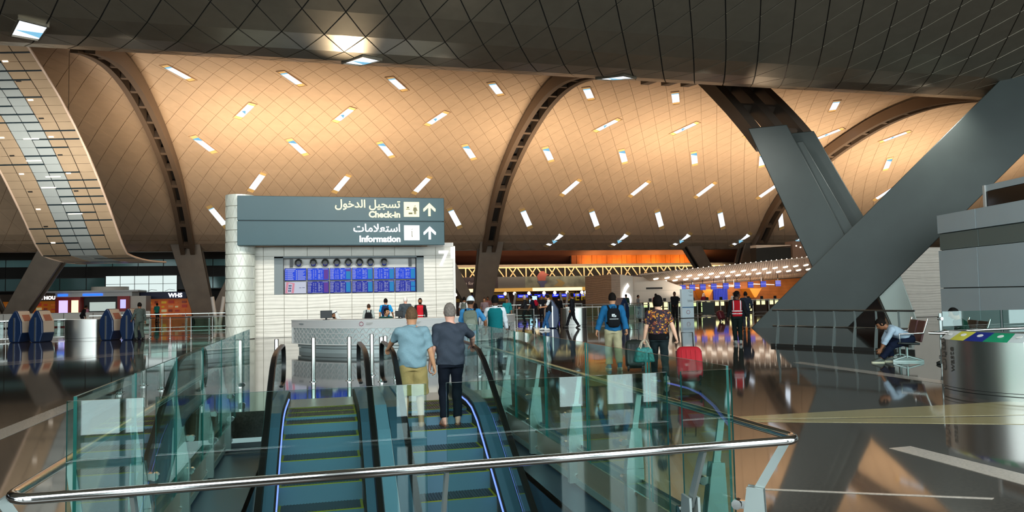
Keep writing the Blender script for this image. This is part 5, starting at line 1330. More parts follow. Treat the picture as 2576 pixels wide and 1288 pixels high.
def person(label, x, y, face, z=0.0, vox=.018, name='person', group=None, **k):
    """face: heading in degrees, 0 = +y (away from the photographer), positive to the right"""
    p = Person(**k); g = k.get; sc = p.sc
    t = thing(name, label, 'person', (x, y, z), -radians(face), group)
    pts = [p.hc+p.hu*.13, p.hc-p.hf*.12, p.hc+p.hf*.14, p.pel, p.neck]
    for sd in (-1, 1): pts += [p.sh[sd], p.el[sd], p.wr[sd], p.hip[sd], p.kn[sd], p.an[sd]+p.toe[sd]*.2, p.an[sd]-np.array([0, 0, .09])]
    pts = np.array(pts); lo, hi = pts.min(0)-.19, pts.max(0)+.19; lo[2] = max(lo[2], -.06)
    sk = mat('skin_'+g('skin', 'tan'), SKIN[g('skin', 'tan')], .55, noise=(9, .06))
    V, Q = nets(p.body, lo, hi, vox); Vs, Qs = [V], [Q]; nv = len(V)
    for sd, nm in ((-1, 'L'), (1, 'R')):
        if g('nohand'+nm): continue
        f, a, b = p.hand(sd, g('curl'+nm, .45), g('palm'+nm, -p.rt*sd)); v2, q2 = nets(f, a, b, min(.0075, vox*.5)); Vs.append(v2); Qs.append(q2+nv); nv += len(v2)
    mesh_np('body', np.concatenate(Vs), np.concatenate(Qs), sk, t, sc)
    def wr(P, a=.004): return a*(np.sin(P[:, 2]*38+np.sin(P[:, 0]*17)*2)+np.sin(P[:, 0]*31+P[:, 2]*21+P[:, 1]*13))
    gv = vox*.95
    # trousers / shorts / skirt
    if g('legs'):
        col, cut = g('legs'); o = g('legoff', .016)
        def f(P):
            r = smin(smin(p.leg(P, -1, o, cut, g('flare', .01)), p.leg(P, 1, o, cut, g('flare', .01)), .012), p.torso(P, .008, -.16, .13), .03)
            return r+wr(P, .003)
        V, Q = nets(f, lo, hi, gv); mesh_np(g('legname', 'trousers'), V, Q, cloth(col.strip('#'), col), t, sc)
    if g('robe'):
        col = g('robe')
        def f(P):
            r = p.torso(P, .03, -.2, .985)
            a = (p.an[-1]+p.an[1])/2; r = smin(r, seg(P, p.pel, a, .19, .2), .06)
            for sd in (-1, 1): r = smin(r, p.arm(P, sd, .026, 1.95), .02)
            return np.maximum(r, -(P[:, 2]-.08))+wr(P)
        V, Q = nets(f, lo, hi, gv); mesh_np('robe', V, Q, cloth(col.strip('#'), col), t, sc)
    if g('top'):
        col, cut, hem = g('top'); o = g('topoff', .016); m_ = k.get('topmat') or cloth(col.strip('#'), col)
        def f(P):
            r = p.torso(P, o+g('loose', .004), hem, .985)
            for sd in (-1, 1):
                r = smin(r, np.maximum(seg(P, p.neck-p.up*.035, p.sh[sd], .047+o, .05+o), (P-p.neck)@p.up-.005), .03)
                if cut: r = smin(r, p.arm(P, sd, o, cut), .025)
            return r+wr(P, g('wrinkle', .004))
        V, Q = nets(f, lo, hi, gv); mesh_np(g('topname', 'shirt'), V, Q, m_, t, sc)
        if g('collar'):
            def f(P): return np.maximum(np.maximum(seg(P, p.neck-p.up*.01, p.neck+p.up*.03, .072, .064), (P-p.neck)@p.up-.032), -(P-p.neck)@p.up-.02)
            V, Q = nets(f, p.neck-.13, p.neck+.13, vox*.7); mesh_np('collar', V, Q, cloth(g('collar').strip('#'), g('collar')), t, sc)
    for vest in g('vests', ()):
        vn, col, t0, t1, o, front = vest[:6]; xr = vest[6] if len(vest) > 6 else None
        def f(P):
            r = p.torso(P, o, t0, t1)
            if xr: r = np.maximum(r, np.abs(np.abs((P-p.pel)@p.rt)-xr[0])-xr[1])
            if front is not None: r = np.maximum(r, front*((P-p.pel)@p.fw)-.03 if front > 0 else -((P-p.pel)@p.fw)*1-.03)
            return r
        V, Q = nets(f, lo, hi, gv); mesh_np(vn, V, Q, cloth(col.strip('#'), col) if vn != 'band' else mat('reflective_band', '#d8d8d8', .5), t, sc)
    if g('shoes'):
        for sd in (-1, 1):
            f = lambda P: p.foot(P, sd, .012); c = p.an[sd]; V, Q = nets(f, c-.27, c+.27, max(.012, vox*.7)); so = mesh_np('shoe', V, Q, mat('shoe_'+g('shoes').strip('#'), g('shoes'), .5), t, sc)
            if g('soles'):
                f2 = lambda P: np.maximum(p.foot(P, sd, .02), P[:, 2]-(c[2]-.055)); V, Q = nets(f2, c-.27, c+.27, .012)
                s2 = mesh_np('sole', V, Q, mat('sole_white', '#d9d5b8', .6), so, sc)
    if g('sandals'):
        for sd in (-1, 1):
            c = p.an[sd]; tt = p.toe[sd]; side = np.array([tt[1], -tt[0], 0]); b = MB()
            base = c-np.array([0, 0, .088]); poly = [(-.09, -.03), (-.05, -.042), (.12, -.048), (.19, -.03), (.2, .02), (.12, .045), (-.05, .04), (-.09, .028)]
            b.prism(poly, tuple(base*sc), tuple(tt*sc), tuple(side*sc), (0, 0, 1), .016); sn = b.build('sandal', mat('sandal_'+g('sandals').strip('#'), g('sandals'), .6), t, off=(0, 0, 0))
            b = MB(); mid = base+tt*.09; b.tube([tuple((mid-side*.05+np.array([0, 0, .01]))*sc), tuple((mid-side*.03+np.array([0, 0, .065]))*sc), tuple((mid+side*.03+np.array([0, 0, .065]))*sc), tuple((mid+side*.05+np.array([0, 0, .01]))*sc)], .012, 6); b.build('strap', mat('sandal_'+g('sandals').strip('#'), g('sandals'), .6), sn, off=(0, 0, 0))
    def hl(P): q = (P-p.hc)@p.HR; return q[:, 0], q[:, 1], q[:, 2]
    if g('hair'):
        col = g('hair'); grow = g('hairgrow', .008); nape = g('nape', -.06)
        def f(P):
            x_, y_, z_ = hl(P); r = ell(P, p.hc-p.hf*.004+p.hu*.004, (.074+grow, .094+grow, .112+grow), p.HR)
            r = np.maximum(r, np.minimum(y_-.035, .055-z_)+0*z_ - 0.0); r = np.maximum(r, nape-z_+np.maximum(0, y_)*.9)
            if g('longhair'): r = smin(r, np.maximum(seg(P, p.hc-p.hf*.05, p.hc-p.hf*.07-p.hu*g('longhair'), .085, .06), y_), .03)
            if g('bun'): r = smin(r, ell(P, p.hc-p.hf*.10+p.hu*.06, (.05, .045, .05), p.HR), .02)
            return r+.0025*np.sin(P[:, 0]*120)*np.sin(P[:, 2]*95)
        V, Q = nets(f, p.hc-.24, p.hc+.24, min(.012, vox*.75)); mesh_np('hair', V, Q, hairm(col), t, sc)
    if g('cap'):
        def f(P):
            x_, y_, z_ = hl(P); r = np.maximum(ell(P, p.hc+p.hu*.006, (.090, .110, .130), p.HR), .012-z_+y_*-.15); return r
        V, Q = nets(f, p.hc-.2, p.hc+.2, .011); mesh_np('cap', V, Q, cloth('cap'+g('cap').strip('#'), g('cap')), t, sc)
    if g('scarf'):
        def f(P):
            x_, y_, z_ = hl(P); r = ell(P, p.hc-p.hf*.01+p.hu*.006, (.09, .108, .128), p.HR); r = np.maximum(r, np.minimum(y_-.03, .06-z_))
            r = smin(r, np.maximum(seg(P, p.hc-p.hf*.04-p.hu*.05, p.neck-p.up*.2-p.fw*.07, .10, .17), (P-p.hc)@p.hf-.015), .04); return r+wr(P)
        V, Q = nets(f, p.hc-.48, p.hc+.3, .016); mesh_np('headscarf', V, Q, cloth('scarf', g('scarf')), t, sc)
        b = MB(); b.tube([tuple((p.hc+p.hu*(.055)+p.hr*.088*cos(a)+p.hf*.106*sin(a))*sc) for a in np.linspace(0, 2*pi, 18)[:-1]], .011, 6, True); b.build('head_cord', M_black, t, off=(0, 0, 0))
    if g('eyes', False):
        b = MB()
        for sd in (-1, 1): b.sphere(tuple((p.hc+p.hf*.083+p.hr*sd*.031+p.hu*.008)*sc), .011*sc, 8, 6)
        b.build('eyes', M_black, t, off=(0, 0, 0), smooth=60)
        b = MB()
        for sd in (-1, 1): b.tube([tuple((p.hc+p.hf*.086+p.hr*sd*.016+p.hu*.031)*sc), tuple((p.hc+p.hf*.080+p.hr*sd*.048+p.hu*.030)*sc)], .006*sc, 5)
        b.build('eyebrows', hairm(g('hair', '#1a1512')), t, off=(0, 0, 0))
        b = MB(); b.tube([tuple((p.hc+p.hf*(.090-abs(q)*.35)+p.hr*q-p.hu*.062)*sc) for q in (-.025, 0, .025)], .006*sc, 5); b.build('mouth', mat('lips', '#8a4a42', .5), t, off=(0, 0, 0))
    if g('beard'):
        def f(P):
            x_, y_, z_ = hl(P); r = np.maximum(ell(P, p.hc-p.hu*.062+p.hf*.024, (.060, .071, .063), p.HR), np.maximum(z_+.05-np.abs(x_)*.6, -y_)); return r
        V, Q = nets(f, p.hc-.17, p.hc+.14, .011); mesh_np('beard', V, Q, hairm(g('beard')), t, sc)
    return t, p
def backpack(label, per, p, col, col2, w=.30, h=.45, d=.17, drop=.05, strapcol='#15151a', pocket=True, tilt=0):
    sc = p.sc; o = thing('backpack', label, 'backpack', per.location, per.rotation_euler.z)
    c = p.pel*.0+p.neck-p.up*(drop+h/2)-p.fw*(.125+d/2+p.k.get('fat', 0)*.3)
    A = Vector(p.rt); U = Vector(p.up); Fw = Vector(p.fw); c = Vector(c)
    if tilt: A, U = A*cos(tilt)+U*sin(tilt), U*cos(tilt)-A*sin(tilt)
    def rb(nm, cc, w_, h_, d_, m, par, e=4.0, n=14, mm=9):
        b = MB(); rows = []
        for j in range(mm+1):
            ph = -pi/2+pi*j/mm
            for i in range(n):
                a = 2*pi*i/n; f_ = lambda v: math.copysign(abs(v)**(2/e), v)
                rows.append((cc+A*(w_/2*f_(cos(ph))*f_(cos(a)))+Fw*(d_/2*f_(cos(ph))*f_(sin(a)))+U*(h_/2*f_(sin(ph))))*sc)
        b.add(rows, [(j*n+i, j*n+(i+1) % n, (j+1)*n+(i+1) % n, (j+1)*n+i) for j in range(mm) for i in range(n)]); return b.build(nm, m, par, smooth=50, off=(0, 0, 0))
    m1 = cloth('bag'+col.strip('#'), col); m2 = cloth('bag'+col2.strip('#'), col2)
    rb('pack', c, w, h, d, m1, o)
    if pocket: rb('front_pocket', c-Fw*d*.42-U*h*.18, w*.72, h*.5, d*.4, m2, o); rb('top_pocket', c-Fw*d*.38+U*h*.24, w*.66, h*.26, d*.36, m1, o)
    for sd in (-1, 1):
        s_ = [c+A*sd*w*.3+U*h*.42+Fw*d*.3, Vector(p.neck)+A*sd*.115+U*(.0)-Fw*.05, Vector(p.sh[sd])*0+Vector(p.neck)+A*sd*.12-U*.03+Fw*.12, Vector(p.neck)+A*sd*.145-U*.22+Fw*.145, c+A*sd*w*.48-U*h*.32+Fw*d*.4]
        b = MB()
        for a_, b_ in zip(s_, s_[1:]): b.bar(a_*sc, b_*sc, .045, .012, side=tuple(A))
        b.build('strap', cloth('bag'+strapcol.strip('#'), strapcol), o, off=(0, 0, 0))
    b = MB(); b.tube([(c+U*(h*.5)+A*q+U*z_)*sc for q, z_ in ((-.04, -.01), (-.035, .03), (.035, .03), (.04, -.01))], .008, 6); b.build('grab_loop', cloth('bag'+strapcol.strip('#'), strapcol), o, off=(0, 0, 0))
    return o, (c, A, U, Fw, sc)
def suitcase(label, x, y, rz, col, w=.42, h=.62, d=.26, tilt=0.0, handle=.4, ribs=True, name='suitcase'):
    """stands on its wheels at (x, y); leans by tilt towards +y of its own frame"""
    o = thing(name, label, 'suitcase', (x, y, 0), rz); ct, st = cos(tilt), sin(tilt); m = mat('case_'+col.strip('#'), col, .35, bump=(40, .2, .01)) 
    R = lambda p: (p[0], p[1]*ct+p[2]*st, -p[1]*st+p[2]*ct+.05+abs(st)*d*.5)
    def rot(b): b.v = [R(v) for v in b.v]; return b
    b = MB(); e = 5.0; n = 20; mm = 10; rows = []; f_ = lambda v: math.copysign(abs(v)**(2/e), v)
    for j in range(mm+1):
        ph = -pi/2+pi*j/mm; rows += [(w/2*f_(cos(ph))*f_(cos(2*pi*i/n)), d/2*f_(cos(ph))*f_(sin(2*pi*i/n)), .03+h/2+h/2*f_(sin(ph))) for i in range(n)]
    b.add(rows, [(j*n+i, j*n+(i+1) % n, (j+1)*n+(i+1) % n, (j+1)*n+i) for j in range(mm) for i in range(n)]); rot(b).build('shell', m, o, smooth=50, off=(0, 0, 0))
    if ribs:
        for q in (-.12, -.04, .04, .12):
            b = MB()
            for sgn in (-1, 1): b.bx(q-.012, q+.012, sgn*d*.5-.006, sgn*d*.5+.006, .12, h-.08)
            rot(b).build('rib', m, o, off=(0, 0, 0))
    b = MB(); b.bx(-w*.502, w*.502, -.008, .008, .08, h-.02); rot(b).build('zip', M_dark, o, off=(0, 0, 0))
    for sx in (-1, 1):
        for sy in (-1, 1):
            b = MB(); cx, cy = sx*(w/2-.06), sy*(d/2-.05); b.tube([(cx-.015, cy, .0), (cx+.015, cy, .0)], .03, 10); b.bx(cx-.02, cx+.02, cy-.02, cy+.02, .0, .06); rot(b).build('wheel', M_black, o, off=(0, 0, 0))
    if handle:
        b = MB(); b.tube([(-.1, d*.38, h-.02), (-.1, d*.38, h+handle), (.1, d*.38, h+handle), (.1, d*.38, h-.02)], .012, 8); rot(b).build('pull_handle', M_dark, o, off=(0, 0, 0))
    b = MB(); b.tube([(-.08, 0, h+.02), (-.06, 0, h+.05), (.06, 0, h+.05), (.08, 0, h+.02)], .012, 6); rot(b).build('carry_handle', M_black, o, off=(0, 0, 0))
    return o
# ------------------------------------------------------------------ the people in the picture
def floral():
    m = mat('floral_cloth', '#2a1a26', .85, bump=(30, .25, .01)); nt = m.node_tree; b_ = nt.nodes['Principled BSDF']
    tc = nt.nodes.new('ShaderNodeTexCoord'); col = None
    prev = lin('#241726')+(1,)
    last = None
    for sc_, th, c_, off in ((11, .34, '#7a3a1e', 0), (13, .27, '#c0701c', 3.1), (19, .26, '#d9a52a', 7.7), (17, .24, '#5b2f4a', 5.0)):
        mp = nt.nodes.new('ShaderNodeMapping'); mp.inputs['Location'].default_value = (off, off*.7, off*.3)
        v = nt.nodes.new('ShaderNodeTexVoronoi'); v.inputs['Scale'].default_value = sc_
        nz = nt.nodes.new('ShaderNodeTexNoise'); nz.inputs['Scale'].default_value = sc_*2
        ad = nt.nodes.new('ShaderNodeMixRGB'); ad.blend_type = 'ADD'; ad.inputs[0].default_value = .06
        nt.links.new(tc.outputs['Object'], mp.inputs[0]); nt.links.new(mp.outputs[0], ad.inputs[1]); nt.links.new(nz.outputs['Color'], ad.inputs[2]); nt.links.new(ad.outputs[0], v.inputs['Vector'])
        lt = nt.nodes.new('ShaderNodeMath'); lt.operation = 'LESS_THAN'; lt.inputs[1].default_value = th; nt.links.new(v.outputs['Distance'], lt.inputs[0])
        mx = nt.nodes.new('ShaderNodeMixRGB'); mx.inputs[2].default_value = lin(c_)+(1,); nt.links.new(lt.outputs[0], mx.inputs[0])
        if last is None: mx.inputs[1].default_value = prev
        else: nt.links.new(last.outputs[0], mx.inputs[1])
        last = mx
    nt.links.new(last.outputs[0], b_.inputs['Base Color']); return m

# two men on the right escalator
person('man in pale blue polo shirt and khaki shorts, hand on the escalator rail', 1.22, 10.86, 3, -.175, .0125, h=1.76, skin='tan', fat=.03, broad=1.0, loose=.018, hair='#5c4632', hairgrow=.004, nape=-.05,
       handL=(-.325, .45, 1.15), elbowL=(-1, -.5, -.1), curlL=.35, palmL=(.1, 0, -1), thumbL=(1, 0, 0), handR=(.33, .02, .86), top=('#748f98', .86, -.08), collar='#6d8993', legs=('#a08a58', .98), legoff=.035, flare=.03, legname='shorts', sandals='#3a2a22', footL=(-.115, .02, .085), footR=(.12, 0, .085), wrinkle=.006)
person('man in dark slate t-shirt and navy trousers leaning his forearm on the right rail', 1.79, 10.90, 3, -.175, .0125, h=1.80, skin='rosy', fat=.02, broad=1.02, loose=.018, hair='#6f665f', hairgrow=.007,
       handR=(.385, .40, 1.13), elbowR=(1, -.4, .15), curlR=.3, palmR=(0, 0, -1), thumbR=(-1, 0, 0), handL=(-.30, .03, .87), top=('#363c46', .88, -.10), legs=('#10151f', 1.94), legoff=.013, sandals='#7a4a32', footL=(-.10, -.02, .085), footR=(.10, .05, .085), wrinkle=.006)

# white cap man and the uniformed pair right of the wall
t, p = person('man in white cap and blue t-shirt carrying an olive backpack', 3.28, 17.0, 12, 0, .016, h=1.72, skin='brown', hair='#2a211b', hairgrow=.001, cap='#e9eef0', top=('#3f86b8', .9, -.1), legs=('#8a9aa5', 1.95), shoes='#333333', handL=(-.30, .1, .85), handR=(.36, .15, .95), elbowR=(1, -.6, 0))
backpack('olive grey backpack on the white cap man', t, p, '#6b7264', '#7d8476', .34, .50, .18, .03, tilt=.08)
person('attendant in teal vest and white shirt pushing a trolley, seen from behind', 3.98, 17.5, 14, 0, .016, h=1.74, skin='dark', hair='#15120f', top=('#dfe6ea', 1.9, -.02), collar='#e4eaee', legs=('#2c3640', 1.95), shoes='#17171a', handL=(-.42, .25, .88), elbowL=(-1, -.7, 0), handR=(.28, .22, .92), vests=(('vest', '#0e6b70', -.16, .96, .034, None, (0, .185)),))
TR = thing('luggage_trolley', 'luggage trolley with pale boxes in front of the teal vest attendant', 'trolley', (4.1, 18.3, 0))
b = MB(); b.bar((3.75, 18.05, .95), (4.45, 18.0, .95), .04, .04); b.bar((3.75, 18.05, .95), (3.78, 18.3, .2), .03, .03); b.bar((4.45, 18.0, .95), (4.42, 18.3, .2), .03, .03); b.build('push_frame', M_dark, TR)
b = MB(); b.bx(3.72, 4.48, 18.25, 19.1, .16, .22); b.build('platform', M_steel, TR)
for x in (3.8, 4.4):
    for y in (18.35, 19.0):
        b = MB(); b.tube([(x-.02, y, .08), (x+.02, y, .08)], .08, 10); b.bar((x, y, .08), (x, y, .17), .03, .03); b.build('wheel', M_black, TR)
for k, (x, z, c_) in enumerate(((3.9, .22, '#d5ddd8'), (4.28, .22, '#c2d0cc'), (4.08, .56, '#cfd8d4'))):
    o_ = struct(MB().bx(x-.18, x+.18, 18.3, 18.9, z+.005, z+.33).build('carton', mat('carton_'+c_[1:], c_, .7), None, bevel=.01, seg=1)); del o_['kind']
    tag(o_, ['left lower pale carton on the luggage trolley', 'right lower pale carton on the luggage trolley', 'upper pale carton on the luggage trolley'][k], 'box', 'cartons on the luggage trolley')
person('attendant in teal shirt facing the camera beside the queue fence', 9.29, 38.0, 194, 0, .022, h=1.62, skin='brown', hair='#1c1512', top=('#157a80', 1.35, -.12), legs=('#39424a', 1.95), shoes='#202020', eyes=True)

# travellers at centre right
t, p = person('man in blue jacket with a small black backpack pulling a dark suitcase', 6.29, 15.69, 16, 0, .015, h=1.74, skin='tan', hair='#15110e', nape=-.05, top=('#1d5f8c', 1.93, -.06), topoff=.028, topname='jacket', collar='#1d5f8c', legs=('#b3ab88', 1.93), legoff=.028, flare=.012, shoes='#3c7f96', soles=True,
       handL=(-.40, -.05, .84), handR=(.30, -.20, .83), footL=(-.10, .14, .085), footR=(.10, -.26, .14), toeR=(.1, .9, -.45), curlR=.9)
o, (c, A, U, Fw, sc) = backpack('small black backpack with pale emblem on the blue jacket man', t, p, '#111417', '#15181c', .30, .44, .14, .06, '#0e0e10', False)
b = MB(); cc = c-Fw*.078
for q, (u0, u1, w0, w1) in enumerate(((-.05, .02, .03, .09), (-.10, .10, -.03, -.018), (-.02, .05, .02, .06))):
    b.add([(cc+A*a_+U*e_)*sc for a_, e_ in ((u0, w0), (u1, w0), (u1, w1), (u0, w1))], [(0, 1, 2, 3)])
b.build('pale_emblem', mat('emblem_pale', '#c9d0d0', .6), o, off=(0, 0, 0))
suitcase('dark green-black suitcase with pull handle behind the blue jacket man', 6.40, 14.75, -.35, '#16201c', .42, .60, .25, .30, .30)
t, p = person('woman in floral short sleeved top and dark leggings pulling a red suitcase', 6.18, 13.10, 22, 0, .0135, h=1.66, female=True, fat=.022, broad=1.05, limb=1.06, skin='pale', hair='#0e0b0a', hairgrow=.018, nape=-.085, top=('#2a1a26', .75, .12), topoff=.022, topmat=floral(), vests=(('waistband', '#0a0a0c', -.12, .16, .018, None),), legs=('#1a2628', 1.95), legoff=.012, shoes='#8f9894', soles=True,
       handL=(-.30, .04, .84), handR=(.36, -.12, .86), elbowR=(.8, -.8, 0), footL=(-.10, .22, .085), footR=(.11, -.22, .12), toeR=(.15, .9, -.4), curlL=.95, curlR=.9)
suitcase('bright red ribbed suitcase pulled by the woman in the floral top', 6.27, 12.05, -.42, '#a51f2a', .46, .62, .30, .55, .42)
TB = thing('tote_bag', 'teal flowered tote bag in the left hand of the woman', 'bag', (5.83, 13.10, .36))
b = MB(); b.hexa([(5.64, 13.0, .40), (6.02, 12.92, .40), (6.03, 13.1, .40), (5.65, 13.18, .40), (5.70, 13.02, .68), (5.98, 12.96, .68), (5.98, 13.06, .68), (5.70, 13.12, .68)])
m_ = mat('teal_flowered', '#236f6a', .7, noise=(26, .6)); b.build('bag_body', m_, TB, bevel=.04, seg=3)
for dy in (0, .08):
    b = MB(); b.tube([(5.75, 13.0+dy, .66), (5.80, 13.03+dy*.5, .78), (5.87, 13.06, .83), (5.90, 13.02+dy*.5, .78), (5.94, 12.97+dy, .66)], .012, 6); b.build('strap', mat('bag_strap', '#b0a690', .7), TB)
person('airport worker in red reflective vest and dark sleeves walking away', 13.0, 21.65, 24, 0, .018, h=1.73, skin='dark', hair='#100d0c', look=(70, 0), top=('#16181a', 1.93, -.02), legs=('#14201e', 1.95), legoff=.02, shoes='#9aa09c', handL=(-.30, .05, .86), handR=(.34, -.04, .85), footL=(-.06, .05, .085), footR=(.08, -.12, .10), toeR=(.1, .95, -.25),
       vests=(('vest', '#a81722', -.02, .97, .034, None, (0, .158)), ('band', '#ffffff', .12, .19, .040, None, (0, .175)), ('band', '#ffffff', .28, .35, .040, None, (0, .175)), ('band', '#ffffff', .35, .97, .041, None, (.115, .022))), eyes=True)
person('traveller in dark jacket half hidden behind the red vest worker', 18.6, 30.2, 30, 0, .022, h=1.70, skin='brown', hair='#14110f', top=('#1c2430', 1.93, -.14), topname='jacket', legs=('#20242c', 1.95), shoes='#1c1c1c', handR=(.25, .2, 1.0))
suitcase('small maroon suitcase beyond the red vest worker', 22.0, 38.2, .5, '#5e1520', .44, .52, .28, .35, .12)
person('man in black suit and white collar standing near the totem sign', 21.2, 42.5, 205, 0, .024, h=1.78, skin='dark', hair='#12100e', top=('#15171a', 1.93, -.14), topname='jacket', collar='#e8e8e8', legs=('#111214', 1.95), shoes='#0d0d0d', handL=(-.12, .14, .92), handR=(.12, .14, .92), eyes=True, vests=(('shirt_front', '#e6e6e6', .72, .98, .024, 1, (0, .04)),))
person('man in black vest and jeans leaning at the blue kiosk with his phone', 10.55, 34.6, 285, 0, .02, h=1.78, skin='tan', hair='#1a1512', beard='#1a1512', headfree=1, look=(0, 25), top=('#e3e7e8', .75, -.06), legs=('#2b5b8c', 1.95), legoff=.024, shoes='#d8dcdc', handL=(-.08, .36, 1.12), handR=(.10, .34, 1.14), footL=(-.02, .05, .085), footR=(.06, .30, .085), vests=(('vest', '#14171c', -.10, .96, .032, None, (0, .19)),))
ph = MB(); ph.box((10.18, 34.73, 1.19), (.02, .08, .15), .3); tag(ph.build('phone', M_white, None), 'white phone held by the man in jeans', 'phone')
person('man in dark suit walking right past the steel bin', 12.36, 36.4, 300, 0, .022, h=1.80, skin='brown', hair='#15110f', top=('#171a22', 1.92, -.16), topname='jacket', collar='#dfe3e8', legs=('#15171c', 1.95), shoes='#111111', footL=(-.08, .28, .085), footR=(.08, -.30, .12), toeR=(0, .9, -.4), handR=(.22, .28, 1.12), handL=(-.26, .05, .9))
person('old man with white hair in a dark jacket at the far queue fence', 11.89, 44.0, 285, 0, .024, h=1.76, skin='rosy', hair='#d9d6d2', top=('#2a2b2f', 1.92, -.12), topname='jacket', collar='#dcdcdc', legs=('#26282c', 1.95), shoes='#1a1a1a', handL=(-.2, .3, 1.0), handR=(.15, .35, .95))
t, p = person('bending man in navy shirt with a red bag at the far queue fence', 13.05, 46.0, 300, 0, .024, h=1.74, skin='tan', hair='#1a1512', neck=(0, .16, 1.45), top=('#1f2438', .8, -.1), legs=('#22262e', 1.95), shoes='#1a1a1a', handL=(-.2, .35, .85), handR=(.2, .4, .9))
backpack('red backpack on the bending man at the far fence', t, p, '#c01f3a', '#a81a30', .32, .42, .2, .05)
person('person in black coat behind the man in jeans', 13.75, 43.0, 40, 0, .026, h=1.66, skin='tan', hair='#15110f', top=('#101114', 1.9, -.2), topname='coat', legs=('#15161a', 1.95), shoes='#111111')
person('person with glasses in dark top facing the camera behind the jeans man', 14.3, 48.5, 195, 0, .028, h=1.72, skin='tan', hair='#1a1512', top=('#2a2a30', .8, -.1), legs=('#22242a', 1.95), shoes='#1a1a1a', eyes=True)
t, p = person('traveller in white shirt with straps, behind the white cap man', 7.0, 38.0, 20, 0, .026, h=1.72, skin='brown', hair='#15120f', top=('#d9dcdc', .9, -.1), legs=('#2c2f38', 1.95), shoes='#1a1a1a')
backpack('grey backpack on the traveller in white behind the cap man', t, p, '#5e645e', '#6a7068', .28, .4, .16)
person('stooping person in black behind the teal vest attendant', 7.95, 40.0, 330, 0, .028, h=1.66, skin='brown', hair='#2a1f18', neck=(0, .14, 1.45), top=('#1a1416', .9, -.1), legs=('#15161a', 1.95), shoes='#111111')
person('person in brown top left of the stooping person in black', 7.2, 43.0, 300, 0, .028, h=1.62, skin='brown', hair='#3a2a1e', top=('#5a4238', .9, -.1), legs=('#2a2622', 1.95), shoes='#111111')
person('person in mauve top with short hair right of the stooping person', 9.35, 44.0, 200, 0, .028, h=1.64, skin='tan', hair='#3a241a', top=('#9a8488', .8, -.1), legs=('#33343a', 1.95), shoes='#111111')
person('person in pink top at the far counters right of the V column', 11.3, 52.0, 200, 0, .03, h=1.7, skin='brown', hair='#2a1c16', top=('#a06a62', .8, -.1), legs=('#2a2c34', 1.95), shoes='#111111')
person('person in red shirt at the check-in counters by the number 6', 23.9, 51.0, 60, 0, .03, h=1.68, skin='tan', hair='#1a1512', top=('#a0202c', .9, -.1), legs=('#22242a', 1.95), shoes='#111111')
person('person in dark green before the number 6 wall', 22.2, 52.6, 30, 0, .03, h=1.68, skin='brown', hair='#15120f', top=('#1f3a30', 1.9, -.1), legs=('#1d2428', 1.95), shoes='#111111')
person('person in dark top by the first check-in counter', 23.0, 52.2, 120, 0, .03, h=1.6, skin='brown', hair='#15120f', top=('#7a7d80', .9, -.1), legs=('#22242a', 1.95), shoes='#111111')
person('seated check-in clerk with white headscarf at the fifth counter', 29.6, 54.2, 180, 0, .03, h=1.62, skin='tan', scarf='#e2e2de', top=('#7a2030', 1.9, -.1), legs=('#22242a', 1.95), shoes='#111111')
person('check-in clerk in pale blouse at the seventh counter', 32.3, 54.2, 180, 0, .03, h=1.64, skin='tan', hair='#3a241a', top=('#dcd5cc', 1.9, -.1), legs=('#22242a', 1.95), shoes='#111111')

# behind the information desk
def stool(x, y, lb):
    t = thing('stool', lb, 'stool', (x, y, 0)); b = MB(); b.lathe([(.19, .42), (.2, .46), (.17, .48), (0, .48)], (x, y, 0), 14); b.build('seat', M_black, t); b = MB(); b.tube([(x, y, .03), (x, y, .43)], .03, 8); b.lathe([(.2, 0), (.2, .03), (.03, .05)], (x, y, 0), 14); b.build('base', M_chrome, t)
SIT = dict(pelvis=(0, 0, .57), footL=(-.12, .40, .085), footR=(.12, .40, .085), kneeL=(-.1, 1, .6), kneeR=(.1, 1, .6))
stool(.42, 25.6, 'stool behind the desk under the clerk in white robe'); stool(1.98, 25.6, 'stool behind the desk under the clerk in green suit')
person('desk clerk in white robe and white headscarf looking down to the left', .42, 25.6, 228, 0, .018, h=1.74, skin='brown', scarf='#eef0f2', beard='#17120f', neck=(0, .12, 1.10), robe='#e9edf0', headfree=1, look=(0, 22), handL=(-.15, .42, .95), handR=(.2, .42, .95), eyes=True, **SIT)
person('desk clerk in dark green suit and white shirt behind the desk', 1.98, 25.6, 165, 0, .018, h=1.74, skin='tan', hair='#12100e', neck=(0, .05, 1.12), top=('#123a34', 1.93, -.1), topname='jacket', collar='#e8eceb', headfree=1, look=(-25, 5), legs=('#123a34', 1.9), handL=(-.15, .40, .98), handR=(.18, .40, .98), shoes='#111111', eyes=True, vests=(('shirt_front', '#e2e8e6', .55, .98, .024, 1, (0, .05)),), **SIT)
t, p = person('young traveller in grey shirt with a round black backpack before the wall', 1.75, 31.5, 8, 0, .02, h=1.50, skin='tan', hair='#3a2a20', top=('#9aa3a0', 1.9, -.1), legs=('#2c2f38', 1.95), shoes='#222222')
backpack('round black backpack slung at the left of the grey shirt traveller', t, p, '#121316', '#16171a', .34, .42, .22, .12, pocket=False)
t, p = person('traveller in bright blue shirt with a navy backpack before the wall', 2.53, 32.5, 10, 0, .02, h=1.72, skin='tan', hair='#15110f', top=('#1c8fd0', .9, -.1), legs=('#2c2f38', 1.95), shoes='#222222', handR=(.32, .2, .95))
backpack('navy backpack on the bright blue shirt traveller', t, p, '#1b2748', '#20305a', .32, .46, .2, .03)
person('white haired man in grey jacket before the wall', 3.38, 32.5, 12, 0, .02, h=1.76, skin='rosy', hair='#d6cfca', hairgrow=.004, broad=1.08, top=('#3c444a', 1.92, -.1), topname='jacket', legs=('#2c2f38', 1.95), shoes='#222222')
